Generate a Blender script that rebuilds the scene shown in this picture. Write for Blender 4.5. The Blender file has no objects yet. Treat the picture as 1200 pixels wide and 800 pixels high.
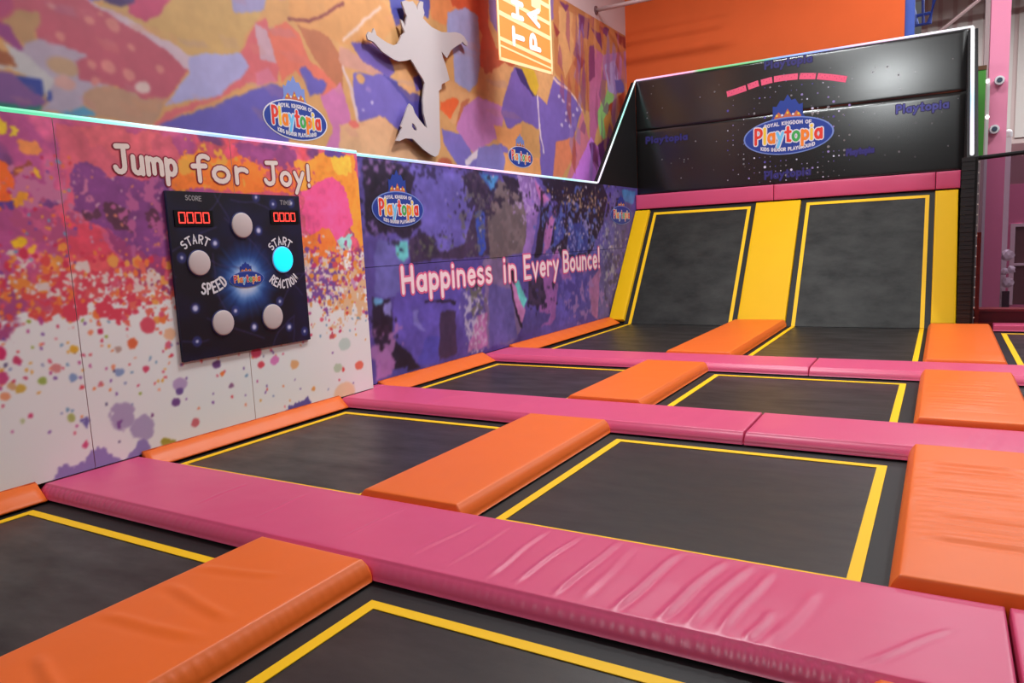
import bpy, bmesh, math, random
import numpy as np
from mathutils import Vector, Matrix
from mathutils.geometry import tessellate_polygon

scene = bpy.context.scene
COL = scene.collection
random.seed(7)

# ---------------------------------------------------------------- camera
YAW, PITCH, ROLL, FPX, CAMX, CAMZ = 0.5327, -0.1319, -0.0468, 860.2, 6.0979, 1.7
fwd = Vector((-math.sin(YAW) * math.cos(PITCH), math.cos(YAW) * math.cos(PITCH), math.sin(PITCH)))
_r = fwd.cross(Vector((0, 0, 1))).normalized()
_u = _r.cross(fwd)
RT = math.cos(ROLL) * _r + math.sin(ROLL) * _u
UP = -math.sin(ROLL) * _r + math.cos(ROLL) * _u
EYE = Vector((CAMX, 0, CAMZ))
cam_data = bpy.data.cameras.new('camera')
cam_data.sensor_width = 36.0
cam_data.lens = FPX / 1200 * 36.0
cam_data.clip_start = 0.05
cam = bpy.data.objects.new('camera', cam_data)
COL.objects.link(cam)
m3 = Matrix((RT, UP, -fwd)).transposed()
cam.matrix_world = Matrix.Translation(EYE) @ m3.to_4x4()
scene.camera = cam

# ---------------------------------------------------------------- light and exposure
scene.view_settings.view_transform = 'Standard'
scene.view_settings.look = 'None'
scene.view_settings.exposure = 0.0
scene.view_settings.gamma = 1.0
scene.view_settings.use_curve_mapping = False
world = bpy.data.worlds.new('hall_ambient')
scene.world = world
world.use_nodes = True
world.node_tree.nodes['Background'].inputs[0].default_value = (1.0, 0.97, 0.96, 1)
world.node_tree.nodes['Background'].inputs[1].default_value = 0.10
LAMPS = [(3.3, 8.0, 430, 0), (5.7, 14.8, 110, 0), (2.3, 12.0, 230, 0), (9.6, 3.0, 80, 0), (9.6, 9.0, 280, 0), (9.6, 15.0, 280, 0), (6.9, 22.0, 620, 0), (11.5, 22.0, 520, 0), (3.8, -5.2, 250, 68)]   # x, y, watts, tilt towards the ramp
LAMP_TINT = (0.95, 1.0, 1.01)

# ---------------------------------------------------------------- helpers
def at(u, v, x=None, y=None, z=None):
    """a point of the survey photograph carried onto a plane of the hall"""
    d = fwd + RT * ((u - 600) / FPX) - UP * ((v - 400) / FPX)
    if x is not None: t = (x - EYE.x) / d.x
    elif y is not None: t = (y - EYE.y) / d.y
    else: t = (z - EYE.z) / d.z
    return EYE + d * t

def lin(c):
    out = []
    for v in c[:3]:
        v = v / 255.0
        out.append(v / 12.92 if v <= 0.04045 else ((v + 0.055) / 1.055) ** 2.4)
    return tuple(out) + (1.0,)

MATS = {}
def mat(name, col, rough=0.5, spec=0.5, bump=None, emit=None, attr=None, metal=0.0, coat=0.0, vary=0.0):
    if name in MATS: return MATS[name]
    m = bpy.data.materials.new(name); m.use_nodes = True
    nt = m.node_tree; b = nt.nodes['Principled BSDF']
    b.inputs['Base Color'].default_value = lin(col)
    b.inputs['Roughness'].default_value = rough
    b.inputs['Specular IOR Level'].default_value = spec
    b.inputs['Metallic'].default_value = metal
    b.inputs['Coat Weight'].default_value = coat
    tc = nt.nodes.new('ShaderNodeTexCoord')
    if attr:
        a = nt.nodes.new('ShaderNodeAttribute'); a.attribute_name = attr
        if emit:
            b.inputs['Base Color'].default_value = (0.3, 0.3, 0.3, 1)
            nt.links.new(a.outputs['Color'], b.inputs['Emission Color'])
            b.inputs['Emission Strength'].default_value = emit
        else:
            nt.links.new(a.outputs['Color'], b.inputs['Base Color'])
    elif emit:
        b.inputs['Emission Color'].default_value = lin(col)
        b.inputs['Emission Strength'].default_value = emit
    if vary and not attr:
        n = nt.nodes.new('ShaderNodeTexNoise'); n.inputs['Scale'].default_value = 2.2; n.inputs['Detail'].default_value = 4
        mx = nt.nodes.new('ShaderNodeMix'); mx.data_type = 'RGBA'
        base = lin(col)
        mx.inputs[6].default_value = tuple(v * (1 - vary) for v in base[:3]) + (1,)
        mx.inputs[7].default_value = tuple(min(1, v * (1 + vary)) for v in base[:3]) + (1,)
        nt.links.new(tc.outputs['Object'], n.inputs['Vector'])
        nt.links.new(n.outputs['Fac'], mx.inputs[0]); nt.links.new(mx.outputs[2], b.inputs['Base Color'])
    if bump:
        sc, st, dist = bump
        n = nt.nodes.new('ShaderNodeTexNoise'); n.inputs['Scale'].default_value = sc; n.inputs['Detail'].default_value = 3
        bp = nt.nodes.new('ShaderNodeBump'); bp.inputs['Strength'].default_value = st; bp.inputs['Distance'].default_value = dist
        nt.links.new(tc.outputs['Object'], n.inputs['Vector'])
        nt.links.new(n.outputs['Fac'], bp.inputs['Height']); nt.links.new(bp.outputs['Normal'], b.inputs['Normal'])
    MATS[name] = m
    return m

def bed_material(name='woven_bed', rough=(0.45, 0.32), spec=0.42):
    """woven black jumping fabric: fine weave, smudged sheen"""
    m = bpy.data.materials.new(name); m.use_nodes = True
    nt = m.node_tree; b = nt.nodes['Principled BSDF']
    tc = nt.nodes.new('ShaderNodeTexCoord')
    mp = nt.nodes.new('ShaderNodeMapping'); mp.inputs['Scale'].default_value = (1.0, 2.6, 1.0)
    nt.links.new(tc.outputs['Object'], mp.inputs['Vector'])
    n = nt.nodes.new('ShaderNodeTexNoise'); n.inputs['Scale'].default_value = 1.6; n.inputs['Detail'].default_value = 6; n.inputs['Roughness'].default_value = 0.62
    nt.links.new(mp.outputs['Vector'], n.inputs['Vector'])
    cr = nt.nodes.new('ShaderNodeValToRGB')
    cr.color_ramp.elements[0].position = 0.3; cr.color_ramp.elements[0].color = (0.006, 0.0048, 0.005, 1)
    cr.color_ramp.elements[1].position = 0.75; cr.color_ramp.elements[1].color = (0.036, 0.0355, 0.033, 1)
    nt.links.new(n.outputs['Fac'], cr.inputs['Fac']); nt.links.new(cr.outputs['Color'], b.inputs['Base Color'])
    mr = nt.nodes.new('ShaderNodeMapRange'); mr.inputs[1].default_value = 0.3; mr.inputs[2].default_value = 0.7; mr.inputs[3].default_value, mr.inputs[4].default_value = rough
    nt.links.new(n.outputs['Fac'], mr.inputs[0]); nt.links.new(mr.outputs[0], b.inputs['Roughness'])
    b.inputs['Specular IOR Level'].default_value = spec
    b.inputs['Sheen Weight'].default_value = 0.05; b.inputs['Sheen Roughness'].default_value = 0.35
    w = nt.nodes.new('ShaderNodeTexChecker'); w.inputs['Scale'].default_value = 160
    nt.links.new(tc.outputs['Object'], w.inputs['Vector'])
    bp = nt.nodes.new('ShaderNodeBump'); bp.inputs['Strength'].default_value = 0.12; bp.inputs['Distance'].default_value = 0.002
    nt.links.new(w.outputs['Fac'], bp.inputs['Height']); nt.links.new(bp.outputs['Normal'], b.inputs['Normal'])
    return m

M_BED = bed_material()
M_BED2 = bed_material('woven_ramp_bed', (0.56, 0.50), 0.3)
M_PINK = mat('pink_vinyl', (216, 80, 122), 0.38, 0.5, (260, 0.08, 0.002), vary=0.04)
M_ORANGE = mat('orange_vinyl', (238, 108, 36), 0.42, 0.4, (260, 0.08, 0.002), vary=0.04)
M_YELLOW = mat('yellow_vinyl', (238, 184, 6), 0.55, 0.2, (260, 0.08, 0.002), vary=0.03)
M_TAPE = mat('yellow_tape', (250, 196, 18), 0.55, 0.3)
M_APRON = mat('black_apron', (20, 18, 20), 0.6, 0.4, (120, 0.2, 0.002))
M_FRAME = mat('black_steel', (14, 13, 14), 0.6, 0.3)
M_PRINT = mat('printed_mural', (255, 255, 255), 0.5, 0.3, attr='print')
M_DARKSEAM = mat('panel_backing', (128, 70, 80), 0.8, 0.2)
M_LED = mat('led_tube', (255, 255, 255), 0.4, 0.4, emit=1.15, attr='led')
M_LETTER = mat('cream_lettering', (236, 220, 212), 0.6, 0.2)

def tag(o, label=None, cat=None, group=None, kind=None):
    if label: o['label'] = label
    if cat: o['category'] = cat
    if group: o['group'] = group
    if kind: o['kind'] = kind
    return o

def link(o, parent=None):
    COL.objects.link(o)
    if parent: o.parent = parent
    return o

def empty(name, loc=(0, 0, 0), rot=(0, 0, 0)):
    o = bpy.data.objects.new(name, None); o.location = loc; o.rotation_euler = rot
    o.empty_display_size = 0.1
    return link(o)

def obj(name, verts, faces, material, parent=None, smooth=False, fm=None):
    me = bpy.data.meshes.new(name)
    me.from_pydata([tuple(v) for v in verts], [], faces)
    for m in (material if isinstance(material, (list, tuple)) else [material]): me.materials.append(m)
    if fm is not None: me.polygons.foreach_set('material_index', fm)
    if smooth: me.polygons.foreach_set('use_smooth', [True] * len(me.polygons))
    me.update()
    return link(bpy.data.objects.new(name, me), parent)

class MB:
    """collects boxes, prisms and tubes into one mesh"""
    def __init__(s): s.v = []; s.f = []
    def box(s, x0, x1, y0, y1, z0, z1):
        n = len(s.v)
        s.v += [(x, y, z) for z in (z0, z1) for y in (y0, y1) for x in (x0, x1)]
        s.f += [tuple(n + i for i in q) for q in ((0, 2, 3, 1), (4, 5, 7, 6), (0, 1, 5, 4), (2, 6, 7, 3), (0, 4, 6, 2), (1, 3, 7, 5))]
        return s
    def tube(s, pts, r, sides=8, closed=False):
        pts = [Vector(p) for p in pts]; n0 = len(s.v); k = len(pts)
        for i, p in enumerate(pts):
            a = pts[i - 1] if (i > 0 or closed) else p
            b = pts[(i + 1) % k] if (i < k - 1 or closed) else p
            d = (b - a).normalized()
            h = Vector((0, 0, 1)) if abs(d.z) < 0.9 else Vector((1, 0, 0))
            e1 = d.cross(h).normalized(); e2 = d.cross(e1)
            for j in range(sides):
                t = 2 * math.pi * j / sides
                s.v.append(p + (e1 * math.cos(t) + e2 * math.sin(t)) * r)
        for i in range(k if closed else k - 1):
            for j in range(sides):
                a = n0 + i * sides + j; b = n0 + i * sides + (j + 1) % sides
                c = n0 + ((i + 1) % k) * sides + (j + 1) % sides; d = n0 + ((i + 1) % k) * sides + j
                s.f.append((a, b, c, d))
        if not closed:
            s.f.append(tuple(n0 + j for j in range(sides))[::-1])
            s.f.append(tuple(n0 + (k - 1) * sides + j for j in range(sides)))
        return s
    def prism(s, poly, axis, a0, a1):
        """poly in the two other axes, extruded along axis"""
        n = len(s.v); k = len(poly)
        for a in (a0, a1):
            for p in poly:
                q = list(p); q.insert('xyz'.index(axis), a); s.v.append(tuple(q))
        s.f.append(tuple(range(n, n + k))[::-1]); s.f.append(tuple(range(n + k, n + 2 * k)))
        for i in range(k): s.f.append((n + i, n + (i + 1) % k, n + k + (i + 1) % k, n + k + i))
        return s
    def disc(s, c, nrm, r, depth, sides=20, dome=0.0):
        c = Vector(c); nrm = Vector(nrm).normalized()
        h = Vector((0, 0, 1)) if abs(nrm.z) < 0.9 else Vector((1, 0, 0))
        e1 = nrm.cross(h).normalized(); e2 = nrm.cross(e1); n = len(s.v)
        rings = [(0, r), (depth * 0.8, r), (depth, r * 0.92)]
        if dome: rings += [(depth + dome * 0.7, r * 0.6)]
        for d, rr in rings:
            for j in range(sides):
                t = 2 * math.pi * j / sides
                s.v.append(c + nrm * d + (e1 * math.cos(t) + e2 * math.sin(t)) * rr)
        s.v.append(c + nrm * (depth + dome))
        for i in range(len(rings) - 1):
            for j in range(sides):
                a = n + i * sides + j; b = n + i * sides + (j + 1) % sides
                s.f.append((a, b, b + sides, a + sides))
        L = n + (len(rings) - 1) * sides
        for j in range(sides): s.f.append((L + j, L + (j + 1) % sides, len(s.v) - 1))
        return s
    def build(s, name, material, parent=None, smooth=False):
        o = obj(name, s.v, s.f, material, parent, smooth)
        bm = bmesh.new(); bm.from_mesh(o.data); bmesh.ops.recalc_face_normals(bm, faces=bm.faces)
        bm.to_mesh(o.data); bm.free()
        return o

# ---------------------------------------------------------------- flat print on a plane: frames, lettering, logos
class Frame:
    """a printed plane: origin, right, up and outward normal"""
    def __init__(s, o, r, u, n): s.o, s.r, s.u, s.n = Vector(o), Vector(r), Vector(u), Vector(n)
    def p(s, a, b, h=0.0): return s.o + s.r * a + s.u * b + s.n * h
    def mesh(s, name, shapes, mats, parent):
        """shapes: (list of 2d points, material index, layer height)"""
        v, f, fm = [], [], []
        for pts, mi, h in shapes:
            n = len(v)
            v += [s.p(a, b, h) for a, b in pts]
            if len(pts) <= 4: f.append(tuple(range(n, n + len(pts)))); fm.append(mi)
            else:
                for t in tessellate_polygon([[Vector((a, b, 0)) for a, b in pts]]):
                    f.append(tuple(n + i for i in t)); fm.append(mi)
        o = obj(name, v, f, mats, parent, fm=fm)
        return o

def arc(cx, cy, rx, ry, a0, a1, n=None):
    n = n or max(4, int(abs(a1 - a0) / 26))
    return [(cx + rx * math.cos(math.radians(a0 + (a1 - a0) * i / n)), cy + ry * math.sin(math.radians(a0 + (a1 - a0) * i / n))) for i in range(n + 1)]

GLYPH = {
 'J': (.62, [[(.14, .97), (.6, 1)], [(.42, .98), (.42, .24)] + arc(.23, .24, .19, .22, 0, -165)]),
 'u': (.5, [[(.06, .62), (.06, .2)] + arc(.22, .2, .16, .18, 180, 350), [(.42, .62), (.42, 0)]]),
 'm': (.72, [[(.06, .62), (.06, 0)], arc(.19, .42, .13, .18, 180, 0) + [(.32, .05)], arc(.48, .42, .16, .18, 180, 0) + [(.64, .02)]]),
 'p': (.52, [[(.06, .62), (.06, -.34)], arc(.26, .31, .19, .27, 0, 360)]),
 'f': (.42, [arc(.33, .8, .15, .19, 40, 180) + [(.18, 0)], [(.02, .56), (.36, .6)]]),
 'o': (.54, [arc(.26, .3, .21, .28, 0, 360)]),
 'r': (.42, [[(.06, .62), (.06, 0)], arc(.24, .38, .18, .2, 180, 40)]),
 'y': (.52, [[(.05, .62), (.25, .12)], [(.45, .62), (.25, .1), (.08, -.33)]]),
 '!': (.22, [[(.1, 1), (.1, .32)], [(.1, .06), (.1, .03)]]),
 'H': (.62, [[(.06, 1), (.06, 0)], [(.52, 1), (.52, 0)], [(.06, .5), (.52, .52)]]),
 'a': (.54, [arc(.25, .3, .19, .28, 0, 360), [(.45, .6), (.45, .02)]]),
 'i': (.2, [[(.08, .62), (.08, 0)], [(.08, .86), (.08, .89)]]),
 'n': (.52, [[(.06, .62), (.06, 0)], arc(.24, .4, .18, .2, 180, 0) + [(.42, .02)]]),
 'e': (.52, [[(.09, .32), (.43, .33)], arc(.26, .31, .19, .29, 8, 315)]),
 's': (.44, [arc(.21, .46, .15, .14, 50, 200) + arc(.2, .16, .16, .15, 80, -150)]),
 'E': (.56, [[(.5, 1), (.07, 1), (.07, 0), (.5, 0)], [(.07, .52), (.42, .52)]]),
 'v': (.5, [[(.04, .62), (.24, .02), (.44, .62)]]),
 'B': (.58, [[(.07, 0), (.07, 1)], [(.07, 1)] + arc(.28, .76, .2, .23, 80, -80), [(.07, .53)] + arc(.28, .27, .24, .26, 90, -90) + [(.07, .01)]]),
 'c': (.48, [arc(.26, .31, .2, .29, 50, 310)]),
 'P': (.56, [[(.08, 0), (.08, 1)], [(.08, .99)] + arc(.26, .72, .24, .27, 90, -90) + [(.08, .45)]]),
 'l': (.2, [[(.08, 1), (.08, 0)]]),
 't': (.4, [[(.19, .92), (.19, .05), (.34, .02)], [(.02, .62), (.36, .62)]]),
 'A': (.6, [[(.03, 0), (.28, 1), (.53, 0)], [(.12, .35), (.44, .35)]]),
 'C': (.58, [arc(.31, .5, .25, .48, 50, 310)]),
 'D': (.6, [[(.07, 0), (.07, 1)], [(.07, 1)] + arc(.22, .5, .3, .5, 90, -90) + [(.07, 0)]]),
 'F': (.54, [[(.5, 1), (.07, 1), (.07, 0)], [(.07, .52), (.42, .52)]]),
 'G': (.62, [arc(.31, .5, .25, .48, 50, 350) + [(.36, .42)]]),
 'I': (.2, [[(.08, 1), (.08, 0)]]),
 'K': (.58, [[(.07, 1), (.07, 0)], [(.5, 1), (.09, .48), (.52, 0)]]),
 'L': (.52, [[(.07, 1), (.07, 0), (.48, 0)]]),
 'M': (.72, [[(.06, 0), (.08, 1), (.34, .3), (.6, 1), (.62, 0)]]),
 'N': (.62, [[(.07, 0), (.07, 1), (.52, 0), (.52, 1)]]),
 'O': (.64, [arc(.31, .5, .26, .48, 0, 360)]),
 'R': (.58, [[(.07, 0), (.07, 1)], [(.07, 1)] + arc(.26, .74, .23, .26, 90, -90) + [(.07, .48)], [(.26, .48), (.52, 0)]]),
 'S': (.52, [arc(.26, .74, .2, .23, 50, 220) + arc(.25, .26, .22, .25, 70, -150)]),
 'T': (.56, [[(.02, 1), (.52, 1)], [(.27, 1), (.27, 0)]]),
 'U': (.6, [[(.07, 1), (.07, .28)] + arc(.29, .28, .22, .27, 180, 360) + [(.51, 1)]]),
 'W': (.8, [[(.03, 1), (.2, 0), (.38, .7), (.56, 0), (.74, 1)]]),
 'Y': (.58, [[(.03, 1), (.27, .5), (.51, 1)], [(.27, .5), (.27, 0)]]),
 ' ': (.36, []),
}
def text_width(t, gap=.1): return sum(GLYPH[c][0] + gap for c in t)

def ribbon(ln, w):
    """one pen stroke as mitred quads with rounded ends, no overlaps"""
    p = [ln[0]]
    for q in ln[1:]:
        if math.hypot(q[0] - p[-1][0], q[1] - p[-1][1]) > w * .05: p.append(q)
    if len(p) == 1: return [[(p[0][0] + w * math.cos(k * .785), p[0][1] + w * math.sin(k * .785)) for k in range(8)]]
    closed = len(p) > 3 and math.hypot(p[0][0] - p[-1][0], p[0][1] - p[-1][1]) < w * .3
    if closed: p[-1] = p[0]
    n = len(p); d = []
    for a, b in zip(p, p[1:]): L = math.hypot(b[0] - a[0], b[1] - a[1]); d.append(((b[0] - a[0]) / L, (b[1] - a[1]) / L))
    off = []
    for i in range(n):
        d0 = d[i - 1] if i > 0 else (d[-1] if closed else d[0]); d1 = d[i] if i < n - 1 else (d[0] if closed else d[-1])
        mx, my = -(d0[1] + d1[1]), d0[0] + d1[0]; L = math.hypot(mx, my)
        if L < .3: mx, my, L = -d1[1], d1[0], 1
        mx, my = mx / L, my / L; c = max(.45, mx * -d1[1] + my * d1[0])
        off.append((mx * w / c, my * w / c))
    out = [[(p[i][0] + off[i][0], p[i][1] + off[i][1]), (p[i + 1][0] + off[i + 1][0], p[i + 1][1] + off[i + 1][1]), (p[i + 1][0] - off[i + 1][0], p[i + 1][1] - off[i + 1][1]), (p[i][0] - off[i][0], p[i][1] - off[i][1])] for i in range(n - 1)]
    if not closed:
        for (x, y), (dx, dy) in ((p[0], (-d[0][0], -d[0][1])), (p[-1], d[-1])):
            out.append([(x + w * (-dy * math.cos(t) + dx * math.sin(t)), y + w * (dx * math.cos(t) + dy * math.sin(t))) for t in (k * math.pi / 5 for k in range(6))])
    return out

def stroke_shapes(lines, w, mi, h, caps=8, lift=0.00025):
    """crossing strokes are stacked a hair apart, as layers of ink"""
    return [(q, mi, h + lift * k) for k, ln in enumerate(lines) for q in ribbon(ln, w)]

def text_shapes(t, place, w, mats, h, gap=.1):
    """place(s, t) carries glyph space (s along the line in cap heights, t up) onto the printed plane; mats is one index or one per letter"""
    out = []; s = 0
    for k, c in enumerate(t):
        wd, strokes = GLYPH[c]
        out += stroke_shapes([[place(s + a, b) for a, b in ln] for ln in strokes], w, mats[k] if isinstance(mats, list) else mats, h + .0009 * (k % 2))
        s += wd + gap
    return out

def line_place(a0, b0, a1, b1, t, cap, gap=.1, cap2=None):
    """baseline from (a0,b0) to (a1,b1), stretched to fill it"""
    L = text_width(t, gap) - gap
    def f(s, v):
        k = s / L; c = cap + (cap2 - cap) * k if cap2 else cap
        return a0 + (a1 - a0) * k, b0 + (b1 - b0) * k + v * c
    return f

def arc_place(ca, cb, r, mid, t, cap, gap=.1, under=False, squash=1.0):
    L = (text_width(t, gap) - gap) * cap
    def f(s, v):
        if under:
            ang = math.radians(mid) - (L / 2 - s * cap) / r
            rr = r - v * cap
        else:
            ang = math.radians(mid) + (L / 2 - s * cap) / r
            rr = r + v * cap
        return ca + rr * math.cos(ang), cb + rr * math.sin(ang) * squash
    return f

def ellipse(ca, cb, ra, rb, n=40): return [(ca + ra * math.cos(2 * math.pi * i / n), cb + rb * math.sin(2 * math.pi * i / n)) for i in range(n)]

M_LOGOS = None
def logo(fr, ca, cb, w, hgt, parent, crown='blue', h0=0.004, mini=False):
    """oval blue badge: white rim, castle crown, coloured word with white edging, two ribbons of small capitals"""
    global M_LOGOS
    if M_LOGOS is None:
        M_LOGOS = [mat('logo_' + n, c, 0.5, 0.3) for n, c in (('blue', (38, 62, 150)), ('white', (222, 216, 226)), ('red', (226, 58, 44)), ('orange', (244, 130, 40)),
                   ('skyblue', (110, 190, 235)), ('green', (64, 168, 84)), ('yellow', (240, 200, 60)), ('paleblue', (120, 140, 205)), ('purple', (120, 70, 160)), ('copper', (196, 104, 70)))]
    ra, rb = w / 2, hgt / 2
    base = []
    # castle towers above the oval
    tow = []; n = 9
    for i in range(n):
        x = -1 + 2 * i / (n - 1)
        tow.append((ca + x * w * .165, cb + rb * (1.5 + .55 * (1 - abs(x)) + (.14 if i % 2 == 0 else -.04))))
    tow = [(ca - w * .22, cb + rb * .7), (ca - w * .165, cb + rb * 1.1)] + tow + [(ca + w * .165, cb + rb * 1.1), (ca + w * .22, cb + rb * .7)]
    base.append((tow, {'blue': 0, 'white': 7, 'navy': 0}[crown], h0))
    cr = []
    for i in range(7):
        x = -.5 + i / 6
        cr.append((ca + x * w * .3, cb + rb * (1.02 + (.42 if i == 3 else .28 if i % 2 else .0) * 1.0)))
    cr = [(ca - w * .13, cb + rb * .8)] + cr + [(ca + w * .13, cb + rb * .8)]
    base.append((cr, 9, h0 + .002))
    for i in range(5):
        base.append((ellipse(ca + (-.12 + .06 * i) * w, cb + rb * (1.12 + .1 * (i == 2)), w * .014, w * .014, 8), [6, 1, 6, 1, 6][i], h0 + .004))
    base.append((ellipse(ca, cb, ra, rb), 1 if crown == 'white' else 7, h0 + .003))
    base.append((ellipse(ca, cb, ra * .965, rb * .94), 0, h0 + .005))
    o = fr.mesh('logo', base, M_LOGOS, parent)
    txt = 'Playtopia'; capc = hgt * .40
    pl = line_place(ca - ra * .74, cb - hgt * .15, ca + ra * .76, cb - hgt * .15, txt, capc)
    cols = [2, 6, 3, 4, 2, 5, 3, 6, 2]
    sh = text_shapes(txt, pl, capc * .17, 1, h0 + .007) + text_shapes(txt, pl, capc * .095, cols, h0 + .009)
    if not mini:
        for t, mid, und in (('ROYAL KINGDOM OF', 90, False), ('KIDS INDOOR PLAYGROUND', 270, True)):
            cap = hgt * .085
            k = rb * .62
            L = (text_width(t) - .1)
            span = w * (.52 if not und else .6)
            def f(s, v, L=L, span=span, und=und):
                x = (s / L - .5) * span
                e = rb * (.60 if not und else .80) * math.sqrt(max(0, 1 - (x / (ra * 1.02)) ** 2)) 
                return ca + x, (cb + e + v * cap) if not und else (cb - e + v * cap)
            sh += text_shapes(t, f, cap * .13, 1, h0 + .007)
    fr.mesh('lettering', sh, M_LOGOS, o)
    return o

# ---------------------------------------------------------------- printed murals: a fine grid of coloured vertices
def vnoise(X, Y, scale, seed):
    rs = np.random.RandomState(seed); T = rs.rand(64, 64)
    x = X / scale; y = Y / scale
    xi = np.floor(x).astype(int); yi = np.floor(y).astype(int)
    fx = x - xi; fy = y - yi
    fx = fx * fx * (3 - 2 * fx); fy = fy * fy * (3 - 2 * fy)
    g = lambda i, j: T[i % 64, j % 64]
    return (g(xi, yi) * (1 - fx) * (1 - fy) + g(xi + 1, yi) * fx * (1 - fy) + g(xi, yi + 1) * (1 - fx) * fy + g(xi + 1, yi + 1) * fx * fy)
def fbm(X, Y, scale, seed, oct=4):
    s = 0; a = 1; t = 0
    for k in range(oct):
        s = s + a * vnoise(X, Y, scale / 2 ** k, seed + k); t += a; a *= .55
    return s / t

class Print:
    def __init__(s, y0, y1, z0, z1, step, base):
        s.y0, s.z0, s.step = y0, z0, step
        s.y = np.arange(y0, y1 + step * .5, step); s.z = np.arange(z0, z1 + step * .5, step)
        s.Y, s.Z = np.meshgrid(s.y, s.z, indexing='ij')
        s.rgb = np.zeros(s.Y.shape + (3,)); s.rgb[:] = base
        s.warp(0)
    def warp(s, amp, scale=.12, seed=5):
        if amp: s.Yw = s.Y + (fbm(s.Y, s.Z, scale, seed) - .5) * 2 * amp; s.Zw = s.Z + (fbm(s.Y, s.Z, scale, seed + 40) - .5) * 2 * amp
        else: s.Yw, s.Zw = s.Y, s.Z
    def win(s, y0, y1, z0, z1, pad=.3):
        i0 = max(0, int((y0 - pad - s.y0) / s.step)); i1 = min(len(s.y), int((y1 + pad - s.y0) / s.step) + 2)
        j0 = max(0, int((z0 - pad - s.z0) / s.step)); j1 = min(len(s.z), int((z1 + pad - s.z0) / s.step) + 2)
        return slice(i0, max(i0, i1)), slice(j0, max(j0, j1))
    def put(s, w, m, col, a=1.0):
        if s.rgb[w].size == 0: return
        m = (m * a)[..., None]
        s.rgb[w] = s.rgb[w] * (1 - m) + np.array(col, float) * m
    def poly(s, pts, col, a=1.0):
        ys = [p[0] for p in pts]; zs = [p[1] for p in pts]
        w = s.win(min(ys), max(ys), min(zs), max(zs))
        Y, Z = s.Yw[w], s.Zw[w]; ins = np.zeros(Y.shape, bool); n = len(pts)
        for i in range(n):
            (ya, za), (yb, zb) = pts[i], pts[(i + 1) % n]
            if za == zb: continue
            c = ((za > Z) != (zb > Z)) & (Y < (yb - ya) * (Z - za) / (zb - za) + ya)
            ins ^= c
        s.put(w, ins.astype(float), col, a)
    def disc(s, y, z, ry, rz, col, a=1.0):
        w = s.win(y - ry, y + ry, z - rz, z + rz, .08)
        d = ((s.Yw[w] - y) / ry) ** 2 + ((s.Zw[w] - z) / rz) ** 2
        s.put(w, np.clip((1.25 - d) / .4, 0, 1), col, a)
    def line(s, pts, wd, col, a=1.0):
        for (ya, za), (yb, zb) in zip(pts, pts[1:]):
            w = s.win(min(ya, yb) - wd, max(ya, yb) + wd, min(za, zb) - wd, max(za, zb) + wd, .08)
            Y, Z = s.Yw[w], s.Zw[w]; dy, dz = yb - ya, zb - za; L = dy * dy + dz * dz + 1e-9
            t = np.clip(((Y - ya) * dy + (Z - za) * dz) / L, 0, 1)
            d = np.hypot(Y - ya - t * dy, Z - za - t * dz)
            s.put(w, np.clip((wd * .5 - d) / s.step + .5, 0, 1), col, a)
    def splat(s, y, z, ry, rz, col, scale=.06, thr=.5, seed=0, a=1.0):
        """a cloud of ragged specks, densest at its middle"""
        w = s.win(y - ry, y + ry, z - rz, z + rz, .05)
        if s.Y[w].size == 0: return
        d = np.sqrt(((s.Y[w] - y) / ry) ** 2 + ((s.Z[w] - z) / rz) ** 2)
        n = fbm(s.Y[w], s.Z[w], scale, 500 + seed, 3)
        s.put(w, np.clip((n - thr - .35 * np.clip(d - .45, 0, 1)) / .045, 0, 1), col, a)
    def mottle(s, amp, scale, seed, m=1.0):
        s.rgb = s.rgb * (1 + (amp * (fbm(s.Y, s.Z, scale, seed, 5) - .5) * 2 * m)[..., None])
    def mask(s, m, col, a=1.0): s.put((slice(None), slice(None)), np.clip(m, 0, 1), col, a)
    def board(s, name, x, y0, y1, z0, z1, parent, depth=.05, material=None):
        """cut one board out of the print and give it its thickness"""
        if not getattr(s, 'soft', False):
            for ax in (0, 1):
                p = np.pad(s.rgb, [(1, 1) if k == ax else (0, 0) for k in range(3)], mode='edge')
                s.rgb = .25 * np.take(p, range(0, p.shape[ax] - 2), ax) + .5 * np.take(p, range(1, p.shape[ax] - 1), ax) + .25 * np.take(p, range(2, p.shape[ax]), ax)
            s.soft = True
        ys = np.concatenate([[y0], s.y[(s.y > y0 + 1e-4) & (s.y < y1 - 1e-4)], [y1]])
        zs = np.concatenate([[z0], s.z[(s.z > z0 + 1e-4) & (s.z < z1 - 1e-4)], [z1]])
        iy = np.clip(np.round((ys - s.y0) / s.step).astype(int), 0, len(s.y) - 1)
        iz = np.clip(np.round((zs - s.z0) / s.step).astype(int), 0, len(s.z) - 1)
        rgb = s.rgb[np.ix_(iy, iz)]
        c = np.clip(rgb / 255., 0, 1); c = np.where(c <= .04045, c / 12.92, ((c + .055) / 1.055) ** 2.4)
        ny, nz = len(ys), len(zs)
        V = np.empty((ny, nz, 3)); V[..., 0] = x; V[..., 1] = ys[:, None]; V[..., 2] = zs[None, :]
        V = V.reshape(-1, 3)
        idx = np.arange(ny * nz).reshape(ny, nz)
        F = np.stack([idx[:-1, :-1], idx[1:, :-1], idx[1:, 1:], idx[:-1, 1:]], -1).reshape(-1, 4)
        nb = len(V)
        back = np.array([[x, y0, z0], [x, y1, z0], [x, y1, z1], [x, y0, z1]]); bk = back.copy(); bk[:, 0] = x - depth
        V = np.vstack([V, back, bk])
        ex = [[nb + i, nb + 4 + i, nb + 4 + (i + 1) % 4, nb + (i + 1) % 4] for i in range(4)] + [[nb + 4, nb + 7, nb + 6, nb + 5]]
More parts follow.
